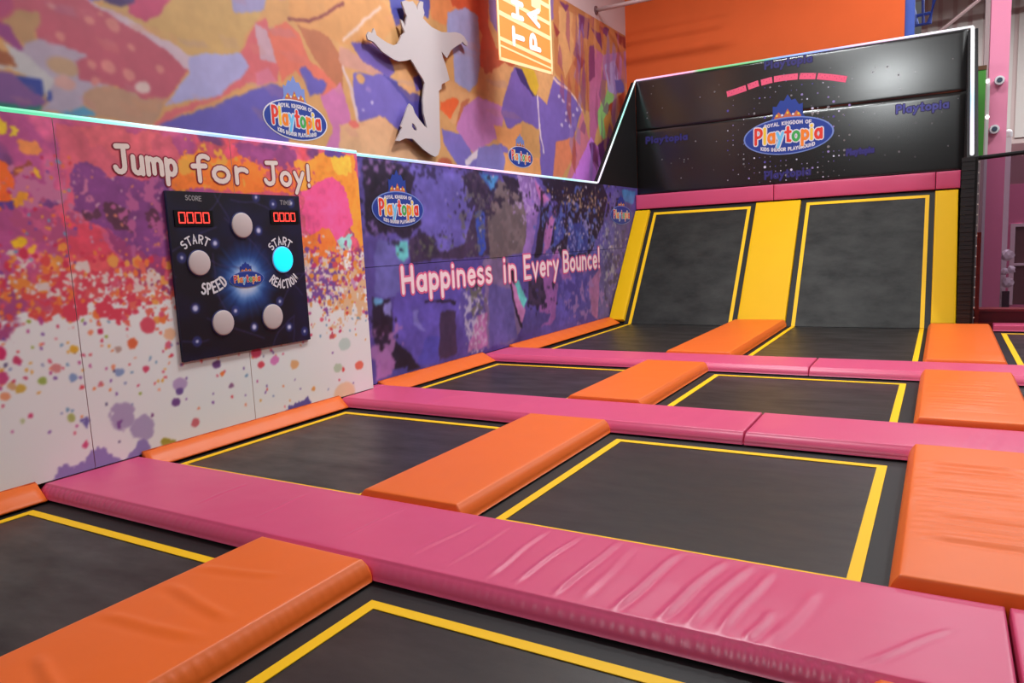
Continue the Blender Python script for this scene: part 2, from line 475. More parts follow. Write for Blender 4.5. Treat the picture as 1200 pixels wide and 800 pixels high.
        F = np.vstack([F, np.array(ex)])
        me = bpy.data.meshes.new(name)
        me.vertices.add(len(V)); me.vertices.foreach_set('co', V.ravel())
        me.loops.add(F.size); me.loops.foreach_set('vertex_index', F.ravel().astype(np.int32))
        me.polygons.add(len(F)); me.polygons.foreach_set('loop_start', np.arange(0, F.size, 4, dtype=np.int32))
        me.update(calc_edges=True)
        a = me.color_attributes.new('print', 'FLOAT_COLOR', 'POINT')
        rgba = np.ones((len(V), 4), np.float32); rgba[:nb, :3] = c.reshape(-1, 3); rgba[nb:, :3] = c.reshape(-1, 3).mean(0)
        a.data.foreach_set('color', rgba.ravel())
        me.materials.append(material or M_PRINT)
        return link(bpy.data.objects.new(name, me), parent)

# ================================================================ THE HALL
XW, XP, XM = 0.0, -0.15, -0.60        # face of splash wall, of purple wall, of building wall
YB, YO = 16.75, 17.385                # banner wall, orange building wall
ZL = 2.857                            # top of the padded walls
Z_BED, Z_OR, Z_FLOOR = -0.12, 0.028, -0.95
XA, XB, XC, XD, XE = 2.588, 3.388, 5.955, 6.788, 9.34      # orange dividers
P1, P2, P3 = (2.926, 3.748), (6.306, 7.108), (9.688, 10.461)   # pink strips
FOLD, YTOP, ZTOP = 14.78, 16.66, 2.37

floor = tag(MB().box(-.7, 16, -6, 28, Z_FLOOR - .1, Z_FLOOR).build('floor', mat('concrete', (120, 112, 108), .8, .3, vary=.1)), kind='structure')
ceil = MB().box(-.7, 16, -6, 28.2, 9.0, 9.1)
M_DECK = mat('grey_roof_deck', (150, 144, 140), .8, .3)
ceiling = tag(ceil.build('ceiling', M_DECK), kind='structure')
for k in range(14):
    MB().box(-.5, 15.8, 17.9 + .74 * k, 18.25 + .74 * k, 8.92, 9.0).build('deck_rib', M_DECK, ceiling)
M_TRUSS = mat('grey_truss', (112, 106, 104), .6, .4)
for y in (18.6, 21.8, 25.2):
    t = MB().tube([(-.4, y, 8.85), (15.8, y, 8.85)], .05).tube([(-.4, y, 8.1), (15.8, y, 8.1)], .05)
    for i in range(16): t.tube([(i * 1.0, y, 8.1 if i % 2 else 8.85), (i + 1.0, y, 8.85 if i % 2 else 8.1)], .03, 6)
    tag(t.build('roof_truss', M_TRUSS), 'grey steel lattice truss under the roof deck', 'truss', 'trusses under the roof deck')

tag(MB().box(-.7, 5.317, YO, YO + .2, Z_FLOOR, 9.0).build('wall_back', mat('orange_paint', (226, 98, 46), .75, .25, vary=.05)), kind='structure')

# far side of the hall behind the ramp
tag(MB().box(5.33, 16, 27.8, 28, Z_FLOOR, 9.0).build('wall_far', mat('greyish_pink_paint', (190, 168, 166), .8, .2)), kind='structure')
wall_far = bpy.data.objects['wall_far']
M_SID = mat('pale_metal_siding', (196, 186, 182), .6, .4)
for k in range(26):
    MB().box(5.5 + .4 * k, 5.78 + .4 * k, 27.74, 27.8, 4.2, 8.95).build('siding_board', M_SID, wall_far)

# ---------------------------------------------------------------- upper mural on the building wall
def W(x, *pts): return [(p.y, p.z) for p in (at(u, v, x=x) for u, v in pts)]
def dsc(P, x, u, v, ru, rv, col, a=1.0):
    c = at(u, v, x=x); e = at(u + ru, v, x=x); t = at(u, v - rv, x=x)
    P.disc(c.y, c.z, max(.012, abs(e.y - c.y)), max(.012, abs(t.z - c.z)), col, a)

ZMT = 6.50
U = Print(1.9, 17.37, 2.6, ZMT, .016, (206, 152, 98))
U.warp(.03, .16, 3)
def UP_(col, *pts): U.poly(W(XM, *pts), col)
def UD(u, v, ru, rv, col): dsc(U, XM, u, v, ru, rv, col)
def ULN(wd, col, *pts): U.line(W(XM, *pts), wd, col)
q = np.random.RandomState(31)
for _ in range(150):     # the painting goes on above and before the part set out below
    y_, z_ = 1.9 + 15 * q.rand(), 3.6 + 2.9 * q.rand(); n_ = 5 + q.randint(4); R0 = .25 + .5 * q.rand(); ph = q.rand() * 6
    c = ((182, 86, 104), (166, 160, 204), (112, 96, 176), (218, 112, 92), (200, 116, 166), (216, 156, 106), (182, 110, 78), (178, 136, 112), (196, 172, 184))[q.randint(9)]
    U.poly([(y_ + R0 * (.6 + .8 * q.rand()) * math.cos(ph + 6.283 * k / n_) * 1.5, z_ + R0 * (.5 + .7 * q.rand()) * math.sin(ph + 6.283 * k / n_)) for k in range(n_)], c)
U.poly(W(XM, (-60, 0), (760, -3), (760, 230), (-60, 180)), (206, 152, 98))
UP_((182, 86, 104), (-60, -40), (60, -40), (105, 0), (150, 25), (190, 55), (222, 80), (205, 105), (195, 117), (165, 117), (140, 103), (105, 97), (88, 92), (88, 70), (100, 66), (80, 55), (45, 45), (40, 35), (-60, 20))
UP_((172, 72, 112), (-60, -40), (10, -40), (14, 10), (0, 20), (-60, 20))
UP_((176, 134, 96), (0, 24), (20, 10), (45, 12), (48, 22), (40, 35), (42, 46), (28, 50), (12, 38))
UP_((146, 66, 126), (-20, 22), (10, 29), (30, 60), (22, 62), (8, 48), (-20, 30))
UP_((172, 154, 172), (28, 50), (45, 45), (80, 55), (104, 67), (90, 72), (90, 92), (140, 104), (138, 108), (110, 104), (100, 112), (98, 123), (70, 131), (50, 131), (60, 115), (50, 95), (25, 68))
UP_((188, 180, 182), (3, 47), (30, 63), (62, 92), (56, 120), (48, 96), (15, 81), (-10, 80), (-10, 75), (20, 77))
UP_((156, 88, 58), (-10, 52), (15, 65), (20, 76), (-10, 76))
UP_((126, 82, 138), (-40, 79), (20, 88), (52, 115), (55, 121), (50, 128), (-40, 120))
UP_((56, 66, 146), (15, 87), (48, 92), (52, 113), (35, 107))
UP_((56, 66, 146), (57, 102), (62, 110), (58, 118), (54, 118))
UP_((34, 126, 108), (-40, 118), (50, 126), (48, 131), (-40, 127))
UP_((88, 146, 180), (68, 132), (98, 124), (114, 136), (75, 136))
UP_((178, 136, 112), (98, 112), (105, 103), (130, 101), (160, 110), (165, 116), (195, 115), (190, 130), (180, 147), (112, 137), (100, 122))
UD(73, 77, 17, 11, (182, 146, 118)); UD(75, 97, 12, 8, (198, 150, 144))
for u, v, r in ((60, 7, 4), (105, 24, 5), (70, 42, 5), (132, 30, 8), (153, 56, 4), (107, 77, 5), (127, 79, 8), (151, 87, 7), (188, 82, 5), (119, 17, 3), (110, 95, 5)): UD(u, v, r, r, (204, 126, 122))
UD(167, 103, 8, 7, (212, 182, 176))
UP_((196, 156, 100), (118, 6), (150, -30), (330, -30), (300, 25), (287, 40), (280, 62), (240, 62), (222, 70), (200, 50), (165, 28))
UP_((188, 74, 110), (150, 14), (158, -30), (215, -30), (188, 18), (168, 24))
UP_((78, 52, 104), (118, -30), (160, -30), (158, 4), (140, 8), (122, 3))
UP_((198, 172, 184), (90, -10), (118, 6), (165, 28), (180, 40), (200, 50), (225, 66), (237, 72), (220, 82), (195, 60), (165, 39), (130, 19))
UP_((166, 160, 204), (222, 66), (240, 62), (281, 63), (292, 78), (280, 92), (255, 112), (210, 121), (193, 126), (205, 108), (222, 85))
UP_((208, 102, 108), (281, 62), (300, 25), (310, 20), (322, 60), (328, 75), (325, 95), (310, 98), (290, 97), (265, 112), (230, 125), (190, 147), (180, 147), (195, 133), (230, 119), (258, 111), (280, 92), (292, 78))
UP_((196, 156, 170), (299, 25), (312, 35), (329, 77), (304, 70))
UP_((218, 112, 92), (313, 35), (335, 25), (350, 40), (362, 70), (397, 100), (385, 117), (365, 102), (345, 82), (330, 97), (325, 75))
UP_((208, 116, 138), (298, 85), (315, 80), (325, 95), (300, 101))
UP_((100, 88, 170), (183, 149), (230, 130), (320, 97), (335, 105), (346, 125), (338, 168), (320, 168))
UP_((100, 88, 170), (350, 80), (358, 77), (368, 90), (383, 98), (376, 110), (362, 113))
UP_((182, 110, 78), (348, 30), (380, 35), (402, 70), (402, 108), (375, 80), (358, 50))
UP_((210, 148, 92), (335, -30), (402, -30), (452, 5), (462, 30), (440, 62), (402, 52), (370, 36), (348, 30), (340, 22))
UP_((152, 142, 182), (262, -30), (318, -30), (310, 12), (275, 16))
ULN(.035, (128, 60, 66), (338, 22), (360, 24), (376, 19), (402, 3))
UP_((200, 116, 166), (375, 112), (400, 98), (410, 135), (414, 160), (420, 182), (380, 177), (390, 150))
UP_((78, 78, 156), (452, -30), (478, -30), (472, 27), (464, 32), (458, 10)); UP_((78, 78, 156), (488, -30), (507, -30), (502, 22), (492, 16))
UP_((200, 144, 128), (398, 53), (420, 65), (454, 89), (420, 83), (398, 76))
UP_((108, 86, 166), (411, 50), (435, 49), (456, 65), (463, 85), (455, 91), (425, 71))
UP_((112, 96, 176), (415, 86), (450, 87), (480, 105), (497, 120), (503, 150), (482, 166), (465, 151), (450, 138), (430, 143), (419, 141), (413, 110))
UP_((76, 66, 146), (448, 87), (501, 118), (506, 152), (495, 147), (470, 111))
UP_((218, 164, 124), (398, 146), (430, 140), (445, 136), (462, 150), (477, 170), (505, 192), (420, 184), (398, 174))
ULN(.06, (212, 182, 182), (402, 80), (412, 105), (419, 141)); ULN(.045, (222, 186, 170), (403, 47), (425, 25), (445, 9))
UD(423, 93, 5, 5, (206, 152, 100)); UD(415, 146, 6, 4, (218, 108, 98)); UD(436, 120, 2, 2, (190, 176, 214)); UD(425, 128, 2, 2, (170, 156, 206)); UD(432, 105, 3, 3, (140, 116, 186))
UP_((212, 154, 104), (468, 75), (485, 80), (497, 102), (480, 109), (465, 100)); UP_((108, 86, 166), (484, 92), (492, 88), (496, 104), (487, 107))
UP_((220, 136, 86), (500, -30), (560, -30), (530, 30), (515, 28), (505, 20)); UP_((196, 88, 58), (522, -30), (572, -30), (572, 30), (582, 60), (577, 86), (560, 76), (565, 40), (545, 12), (530, 8))
UP_((154, 154, 198), (524, 15), (545, 8), (560, 20), (563, 60), (560, 96), (548, 109), (533, 96), (530, 60), (524, 40))
UP_((138, 104, 158), (570, -30), (660, -30), (660, 20), (585, 42), (574, 25))
UP_((214, 158, 108), (503, 95), (530, 95), (550, 108), (570, 116), (580, 85), (602, 76), (602, 132), (570, 121), (545, 141), (530, 146), (517, 120))
UP_((228, 98, 48), (516, 120), (530, 115), (538, 118), (533, 131), (528, 139), (516, 128)); UP_((188, 108, 74), (540, 120), (551, 114), (546, 130), (534, 148))
UP_((124, 108, 186), (517, 150), (545, 160), (553, 180), (592, 166), (604, 210), (540, 198), (519, 167))
UP_((188, 120, 180), (543, 126), (560, 114), (592, 126), (586, 160), (555, 180), (534, 151))
ULN(.11, (226, 206, 216), (547, 190), (563, 177)); UD(521, 190, 8, 5, (182, 90, 64))
UP_((188, 88, 58), (562, 58), (590, 58), (604, 76), (580, 84), (568, 86))
UP_((214, 160, 110), (577, 82), (592, 74), (602, 84), (603, 101), (590, 120), (576, 119), (572, 100))
UP_((120, 96, 176), (602, 78), (618, 95), (628, 113), (640, 113), (650, 90), (662, 100), (683, 124), (672, 160), (652, 166), (652, 214), (634, 212), (632, 152), (612, 142), (595, 152), (587, 132), (590, 118))
UP_((64, 50, 110), (603, 78), (612, 82), (630, 113), (624, 112), (610, 95)); UP_((212, 170, 56), (610, 78), (626, 82), (631, 100), (628, 113), (621, 104))
UP_((216, 158, 108), (630, 84), (650, 88), (641, 122), (632, 113))
UP_((228, 154, 98), (578, 146), (595, 151), (611, 145), (611, 166), (600, 177), (584, 166)); UP_((228, 154, 98), (590, 178), (633, 186), (634, 211), (588, 204))
UP_((134, 122, 190), (560, 174), (586, 168), (592, 186), (590, 206), (558, 202))
UP_((218, 128, 94), (651, 166), (673, 160), (670, 186), (655, 214), (647, 213)); UP_((206, 120, 138), (682, 128), (694, 180), (662, 218), (672, 180))
UP_((192, 122, 78), (648, -10), (738, 38), (738, 72), (702, 62), (692, 90), (692, 132), (681, 126), (660, 96), (650, 86))
UP_((216, 156, 106), (655, 8), (680, 20), (676, 60), (662, 92), (654, 60))
for pts in (((678, 16), (691, 23), (689, 46), (678, 42)), ((655, 1), (667, 7), (663, 14)), ((702, 30), (714, 34), (710, 44)), ((692, 32), (704, 40), (706, 60), (700, 48))): UP_((120, 58, 104), *pts)
for pts in (((720, 38), (736, 46), (734, 58), (726, 52)), ((676, 62), (686, 72), (678, 86), (672, 74)), ((648, 26), (656, 38), (652, 44))): UP_((150, 60, 60), *pts)
UP_((190, 104, 148), (692, 52), (706, 64), (704, 104), (702, 140), (692, 184), (690, 120)); UP_((134, 62, 108), (690, 54), (696, 52), (697, 90), (690, 96))
UP_((178, 116, 166), (706, 64), (736, 60), (738, 96), (722, 100), (706, 92)); UP_((176, 156, 208), (708, 76), (722, 70), (726, 110), (713, 110)); UP_((98, 96, 176), (720, 94), (732, 92), (732, 108), (722, 110))
UP_((208, 124, 224), (692, 160), (704, 178), (704, 222), (664, 218), (676, 196))
UP_((146, 196, 116), (699, 132), (712, 106), (721, 113), (708, 140), (711, 166), (703, 158)); UP_((164, 62, 48), (713, 124), (732, 106), (738, 130), (721, 168), (712, 158)); UP_((206, 136, 72), (707, 140), (715, 128), (719, 156), (711, 167))
for pts in (((700, 170), (712, 160), (724, 178), (716, 214), (708, 214)), ((690, 168), (697, 166), (702, 196), (694, 188))): UP_((112, 52, 110), *pts)
ULN(.05, (232, 196, 186), (648, 92), (668, 107), (682, 128)); ULN(.05, (226, 206, 214), (630, 113), (632, 150), (637, 178))
for u, v in ((655, 113), (660, 118), (667, 122), (672, 135), (664, 133), (668, 148), (658, 146), (676, 128), (663, 141)): UD(u, v, 1.6, 2, (206, 188, 220))
q = np.random.RandomState(77)
for _ in range(70):      # long drips and brush streaks towards the end of the mural
    u, v = 652 + 82 * q.rand(), 20 + 185 * q.rand(); L = 8 + 26 * q.rand(); w_ = 1 + 3 * q.rand(); s = -6 + 14 * q.rand()
    c = ((150, 70, 110), (196, 120, 84), (176, 104, 156), (120, 66, 120), (216, 150, 110), (170, 76, 66), (150, 120, 186))[q.randint(7)]
    U.poly(W(XM, (u, v - L), (u + w_, v - L * .4), (u + w_ * .8 + s * .3, v + L), (u - w_ + s * .3, v + L * .3)), c, .55)
for _ in range(60):      # broad dry-brush patches elsewhere
    u, v = 640 * q.rand(), -10 + 170 * q.rand(); L = 6 + 16 * q.rand(); w_ = 3 + 7 * q.rand()
    c = ((214, 160, 112), (196, 128, 88), (196, 120, 130), (150, 130, 180), (212, 140, 112), (186, 150, 150))[q.randint(6)]
    U.poly(W(XM, (u - L, v - w_), (u + L * .6, v - w_ * .4), (u + L, v + w_), (u - L * .3, v + w_ * .6)), c, .18)
U.mottle(.07, .5, 650); U.mottle(.05, .1, 660)
wl = MB().box(XM - .2, XM, -6, 28, Z_FLOOR, 9.0).build('wall_left', mat('pale_upper_paint', (206, 172, 174), .75, .25)); tag(wl, kind='structure')
U.board('mural_sheet', XM + .004, 1.9, 17.37, 2.6, ZMT, wl, .004)
FRU = Frame((XM + .004, 0, 0), (0, 1, 0), (0, 0, 1), (1, 0, 0))
def logo_px(fr, axis, x, u, v, w, hgt, parent, **k):
    """centre and half axes measured from the photograph, set out on the wall itself"""
    kw = {axis: x}
    c = at(u, v, **kw); e = at(u + w / 2, v, **kw); t = at(u, v - hgt / 2, **kw)
    g = (lambda p: p.y) if axis == 'x' else (lambda p: p.x)
    return logo(fr, g(c), c.z, 2 * abs(g(e) - g(c)), 2 * abs(t.z - c.z), parent, **k)
logo_px(FRU, 'x', XM, 347, 141, 71, 47, wl, crown='white', h0=.001)
logo_px(FRU, 'x', XM, 610, 184, 28, 25, wl, crown='white', mini=True, h0=.001)

# ---------------------------------------------------------------- splash wall with the white lettering
rs = np.random.RandomState(11)
J = Print(1.6, 6.90, 0.0, ZL, .009, (236, 235, 234))
J.warp(.075, .14, 21)
n1 = fbm(J.Y, J.Z, .55, 60, 5); n2 = fbm(J.Y, J.Z, .22, 70, 4); n3 = fbm(J.Y, J.Z, .9, 80, 4)
edge = 1.58 + .2 * np.clip((J.Y - 4.6) / 1.2, -1, 1) + (n1 - .5) * .45 + (n2 - .5) * .5 + (fbm(J.Y, J.Z, .07, 75, 3) - .5) * .35
cov = np.clip((J.Z - edge) / .07, 0, 1)
basec = np.zeros_like(J.rgb); basec[:] = (208, 88, 116)
def bl(m, col):
    m = np.clip(m, 0, 1)[..., None]; basec[:] = basec * (1 - m) + np.array(col, float) * m
bl((n3 - .46) * 7, (172, 78, 132)); bl((n1 - .56) * 9, (214, 82, 96)); bl((n2 - .6) * 8, (200, 92, 134))
bl((fbm(J.Y, J.Z, .4, 90) - .60) * 12, (120, 66, 118))
J.rgb = J.rgb * (1 - cov[..., None]) + basec * cov[..., None]
def JP(col, *pts, a=1.0): J.poly(W(XW, *pts), col, a)
def JD(u, v, r, col, a=1.0, ry=None): dsc(J, XW, u, v, r, ry or r, col, a)
JP((204, 94, 112), (62, 140), (200, 160), (215, 200), (150, 215), (100, 195), (66, 200)); JP((214, 100, 112), (92, 146), (190, 158), (160, 190), (120, 176))
JP((128, 66, 128), (84, 194), (104, 194), (150, 210), (200, 218), (204, 250), (206, 300), (170, 302), (130, 275), (104, 262), (84, 246))
JP((156, 66, 116), (120, 270), (170, 300), (205, 296), (210, 345), (180, 340), (140, 305))
JP((214, 74, 96), (70, 255), (105, 262), (135, 300), (132, 335), (100, 345), (76, 330)); JP((226, 92, 100), (76, 300), (128, 300), (120, 350), (80, 352))
JP((92, 52, 74), (118, 240), (132, 236), (156, 248), (150, 268), (134, 272), (124, 262)); JP((92, 52, 74), (94, 250), (112, 244), (116, 252), (98, 258)); JP((98, 52, 80), (166, 252), (186, 244), (192, 262), (176, 272))
JP((232, 100, 40), (-10, 192), (12, 196), (22, 226), (36, 236), (32, 246), (16, 240), (-10, 232)); JP((226, 150, 48), (14, 226), (36, 232), (36, 244), (22, 246))
JP((96, 62, 140), (0, 238), (20, 234), (18, 250), (2, 250)); JP((112, 62, 120), (40, 238), (70, 230), (78, 236), (60, 246))
JP((226, 190, 50), (-6, 140), (6, 142), (8, 158), (-6, 158)); JP((222, 188, 60), (11, 146), (22, 148), (22, 160), (12, 160), (16, 153))
JD(35, 174, 10, (222, 136, 78)); JP((150, 74, 60), (14, 196), (38, 192), (40, 206), (18, 210)); JD(28, 203, 8, (206, 130, 74), ry=5); JD(44, 201, 4, (222, 170, 50))
JD(22, 286, 8, (228, 180, 40)); JD(60, 309, 12, (228, 146, 70)); JD(59, 268, 5, (226, 144, 80)); JD(41, 280, 4, (230, 170, 50)); JD(43, 294, 5, (230, 170, 60)); JD(74, 281, 3, (238, 150, 90)); JD(75, 292, 3, (238, 150, 70))
# orange and pink washes to the right of the game board
JP((236, 122, 48), (200, 215), (212, 178), (232, 172), (262, 190), (300, 176), (352, 206), (352, 228), (205, 222)); JP((240, 160, 60), (210, 180), (224, 174), (236, 190), (222, 202)); JP((196, 84, 98), (226, 162), (262, 168), (268, 188), (244, 186))
JP((150, 72, 128), (268, 168), (345, 178), (352, 196), (320, 198), (288, 186)); JP((222, 84, 110), (262, 168), (276, 170), (272, 186), (264, 184))
JP((240, 150, 60), (345, 188), (385, 180), (412, 182), (424, 230), (430, 300), (405, 262), (380, 240), (352, 224)); JP((232, 88, 144), (356, 226), (384, 206), (408, 222), (412, 262), (396, 282), (366, 276), (352, 250))
JP((236, 126, 60), (352, 280), (386, 270), (408, 290), (398, 312), (358, 308)); JP((240, 190, 70), (386, 186), (408, 184), (414, 204), (394, 206)); JP((150, 200, 196), (396, 276), (412, 274), (414, 290), (400, 292)); JP((104, 70, 150), (380, 178), (404, 180), (400, 186), (384, 186))
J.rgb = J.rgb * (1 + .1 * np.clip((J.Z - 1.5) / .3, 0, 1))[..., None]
# bursts of small drops where colour breaks up into the bare wall
pal = [(206, 52, 92), (224, 74, 84), (238, 122, 58), (232, 168, 70), (192, 74, 142), (128, 76, 160), (226, 104, 128), (120, 160, 190), (240, 146, 110)]
J.mottle(.14, .3, 610, np.clip((J.Z - 1.35) / .2, 0, 1)); J.mottle(.12, .07, 620, np.clip((J.Z - 1.35) / .2, 0, 1))
J.warp(.014, .035, 33)
def spray(u0, u1, v0, v1, n, rmin, rmax, cols, a=1.0, pw=2.2):
    for _ in range(n):
        u = u0 + (u1 - u0) * rs.rand(); v = v0 + (v1 - v0) * rs.rand()
        r = rmin + (rmax - rmin) * rs.rand() ** pw
        JD(u, v, r, cols[rs.randint(len(cols))], a, r * (.8 + .5 * rs.rand()))
warm = [(214, 58, 88), (228, 82, 80), (240, 126, 66), (224, 92, 120), (236, 160, 84)]
white = [(230, 212, 206), (236, 220, 214), (226, 196, 196)]
spray(-5, 205, 296, 348, 130, 1.2, 6.5, warm); spray(-5, 205, 335, 376, 100, .8, 5, warm)
def JS(u, v, ru, rv, col, **k):
    c = at(u, v, x=XW); e = at(u + ru, v, x=XW); t = at(u, v - rv, x=XW); J.splat(c.y, c.z, abs(e.y - c.y), abs(t.z - c.z), col, **k)
for k, (u, v, ru, rv, c) in enumerate(((40, 350, 60, 34, (226, 84, 80)), (120, 345, 70, 38, (222, 70, 92)), (190, 345, 50, 40, (232, 110, 96)), (30, 335, 40, 26, (236, 140, 66)), (70, 325, 70, 26, (228, 206, 200)), (150, 330, 60, 22, (228, 206, 200)), (20, 312, 30, 20, (226, 204, 198)), (395, 318, 50, 40, (190, 76, 140)), (395, 330, 50, 44, (236, 156, 80)), (385, 310, 46, 36, (232, 212, 206)), (410, 340, 40, 44, (230, 190, 150)), (375, 330, 30, 40, (128, 84, 160)), (50, 225, 60, 34, (206, 120, 160)), (60, 260, 60, 30, (186, 84, 130)), (240, 195, 50, 26, (240, 170, 70)), (330, 205, 40, 20, (226, 100, 110)), (175, 255, 40, 50, (186, 96, 150)))): JS(u, v, ru, rv, c, scale=.07, thr=.57 if min(c) > 195 else .50, seed=k)
spray(-5, 110, 308, 350, 60, .9, 2.8, white); spray(110, 200, 318, 350, 40, .9, 2.6, white); spray(-5, 90, 180, 320, 70, 1, 2.8, pal); spray(60, 200, 200, 300, 60, .8, 2.2, [(200, 120, 160), (206, 150, 176), (160, 90, 150), (220, 130, 110)])
spray(352, 432, 292, 346, 90, 1, 3.8, [(196, 64, 126), (120, 76, 160), (232, 146, 70), (240, 196, 120), (214, 84, 100), (206, 150, 196)]); spray(352, 432, 292, 345, 40, 1, 2.6, white); spray(352, 432, 345, 395, 60, .6, 2.2, pal)
spray(-5, 200, 375, 465, 60, .7, 3.6, pal + [(150, 170, 60)]); spray(-5, 432, 400, 520, 90, .5, 1.6, pal + [(90, 80, 120), (140, 150, 190)]); spray(200, 432, 395, 470, 30, .6, 2.6, warm + [(126, 90, 160)])
for u, v, r, c in ((173, 381, 9, (220, 84, 104)), (0, 414, 8, (214, 56, 110)), (3, 443, 7, (206, 76, 130)), (20, 422, 5, (206, 70, 110)), (24, 455, 6, (214, 176, 80)), (14, 452, 5, (218, 168, 120)), (66, 431, 6, (222, 142, 140)), (50, 446, 5, (160, 180, 90)), (86, 442, 5, (136, 160, 200)), (87, 409, 5, (232, 176, 60)), (6, 464, 5, (236, 160, 120)), (118, 450, 3, (220, 120, 130)),
    (140, 436, 5, (140, 160, 200)), (155, 402, 6, (226, 110, 70)), (171, 432, 4, (214, 76, 110)), (138, 409, 4, (190, 160, 150)), (254, 427, 5, (112, 70, 130)), (211, 450, 8, (186, 160, 200)), (211, 458, 4, (112, 84, 150)), (206, 471, 5, (118, 76, 140)), (229, 495, 5, (210, 110, 120)), (300, 413, 6, (222, 78, 110)), (306, 427, 4, (220, 80, 96)), (322, 422, 5, (222, 130, 190)), (345, 427, 5, (232, 176, 124)), (271, 452, 3, (146, 100, 140)), (396, 431, 5, (190, 206, 180)), (421, 428, 5, (232, 120, 100)), (404, 403, 7, (196, 214, 206)), (404, 460, 12, (238, 206, 170)), (389, 394, 3, (206, 90, 96)), (199, 391, 7, (236, 186, 150)), (36, 487, 3, (214, 70, 120)), (84, 489, 5, (176, 186, 110)), (100, 521, 4, (214, 86, 130)), (26, 493, 3, (190, 200, 150))): JD(u, v, r, c)
J.warp(.045, .07, 55)
viol = (150, 132, 190)
JD(143, 487, 14, (178, 160, 194), ry=15); JD(166, 500, 13, (178, 162, 196), ry=14)
JP(viol, (64, 566), (72, 546), (84, 550), (96, 546), (108, 528), (122, 524), (134, 536), (146, 542), (160, 520), (170, 512), (176, 524), (166, 540), (160, 552), (60, 582)); JD(196, 519, 7, (170, 156, 60), ry=6); JP((190, 160, 70), (176, 530), (202, 516), (206, 524), (176, 534)); JP((120, 110, 176), (94, 494), (102, 490), (104, 502))
JP((100, 88, 160), (334, 484), (340, 474), (352, 470), (362, 464), (365, 476), (336, 488)); JD(141, 497, 3, (130, 80, 150)); JD(178, 484, 2, (120, 60, 120))
root = empty('splash_wall', (XW, 4.2, 0))
tag(root, 'off-white padded wall with colourful paint splashes and Jump for Joy lettering', 'wall panel')
def keep(o, root):   # parent without moving
    o.parent = root; o.matrix_parent_inverse = Matrix.Translation(root.location).inverted(); return o
keep(MB().box(XM + .02, XW - .05, 1.6, 6.885, -.02, ZL - .01).build('backing', M_DARKSEAM), root)
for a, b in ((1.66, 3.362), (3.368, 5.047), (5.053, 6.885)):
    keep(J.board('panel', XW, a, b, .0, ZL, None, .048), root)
FRJ = Frame((XW, 0, 0), (0, 1, 0), (0, 0, 1), (1, 0, 0))
M_LEDGE = mat('lettering_red_edge', (150, 52, 70), .6, .2)  # red ink edging printed behind the pale letters
def letters(fr, t, pl, w1, w2, mats, root, gap=.1):
    """each letter a part of its own: pale ink over a wider edging"""
    s = 0
    for k, c in enumerate(t):
        if c != ' ':
            f = lambda a, b, s=s: pl(s + a, b)
            keep(fr.mesh('letter', text_shapes(c, f, w1, 1, .003 + .0012 * (k % 2)) + text_shapes(c, f, w2, 0, .006), mats, None), root)
        s += GLYPH[c][0] + gap
for t, y0, y1, zb, cap in (('Jump', 3.83, 4.43, 2.462, .225), ('for', 4.59, 5.24, 2.43, .235), ('Joy!', 5.44, 6.10, 2.435, .225)):
    letters(FRJ, t, line_place(y0, zb, y1, zb, t, cap), cap * .15, cap * .098, [M_LETTER, M_LEDGE], root)

# ---------------------------------------------------------------- purple wall
B = Print(6.9, 16.74, 0.0, ZL, .0185, (92, 78, 156))
B.warp(.05, .2, 15)
def BP(col, *pts, a=1.0): B.poly(W(XP, *pts), col, a)
def BD(u, v, r, col, a=1.0, ry=None): dsc(B, XP, u, v, r, ry or r, col, a)
m1 = fbm(B.Y, B.Z, .8, 120, 5); m2 = fbm(B.Y, B.Z, .28, 130, 4); m3_ = fbm(B.Y, B.Z, .12, 140, 3)
B.mask((m1 - .5) * 6, (78, 62, 138), .8)
DK = (44, 34, 58); DK2 = (66, 50, 82)
BP((104, 92, 176), (480, 190), (545, 205), (560, 235), (545, 290), (512, 295), (490, 270), (486, 230))
BP(DK2, (540, 205), (560, 200), (578, 225), (574, 300), (510, 304), (482, 308), (476, 280), (500, 275), (516, 296), (545, 285), (556, 240))
BP(DK, (424, 185), (470, 192), (486, 205), (480, 225), (494, 262), (478, 280), (460, 272), (440, 276), (430, 270))
BP((108, 102, 178), (438, 300), (442, 282), (460, 280), (478, 278), (480, 300), (474, 318), (470, 345), (452, 350), (440, 340)); BP((104, 190, 196), (463, 284), (477, 282), (478, 300), (472, 308), (464, 300)); BD(470, 293, 2, (40, 40, 80))
BP((66, 96, 170), (556, 196), (578, 205), (582, 226), (575, 222)); BP((70, 130, 190), (566, 204), (584, 206), (578, 222)); BP((58, 78, 176), (556, 250), (568, 246), (570, 292), (561, 300))
BP((112, 96, 104), (584, 210), (606, 222), (618, 236), (616, 296), (574, 304), (572, 250)); BP(DK, (586, 205), (612, 212), (622, 224), (612, 232), (596, 222))
BP((140, 104, 176), (606, 205), (624, 206), (646, 234), (632, 246), (622, 300), (612, 300), (618, 260)); BP((182, 106, 170), (626, 212), (644, 234), (634, 238)); BP(DK, (634, 246), (644, 240), (634, 300), (626, 302)); BP((170, 104, 170), (640, 262), (652, 242), (644, 290), (636, 300))
BP(DK, (634, 208), (706, 214), (712, 230), (706, 262), (690, 300), (652, 302), (644, 292), (654, 240)); BP((60, 64, 140), (656, 240), (664, 236), (660, 280), (650, 290), (648, 276)); BP((58, 62, 136), (666, 262), (690, 258), (688, 296), (664, 300))
BP((96, 86, 150), (720, 222), (744, 224), (735, 260), (722, 320), (708, 380), (700, 384), (702, 320), (708, 270)); BP((78, 130, 190), (728, 222), (745, 224), (742, 240), (732, 236))
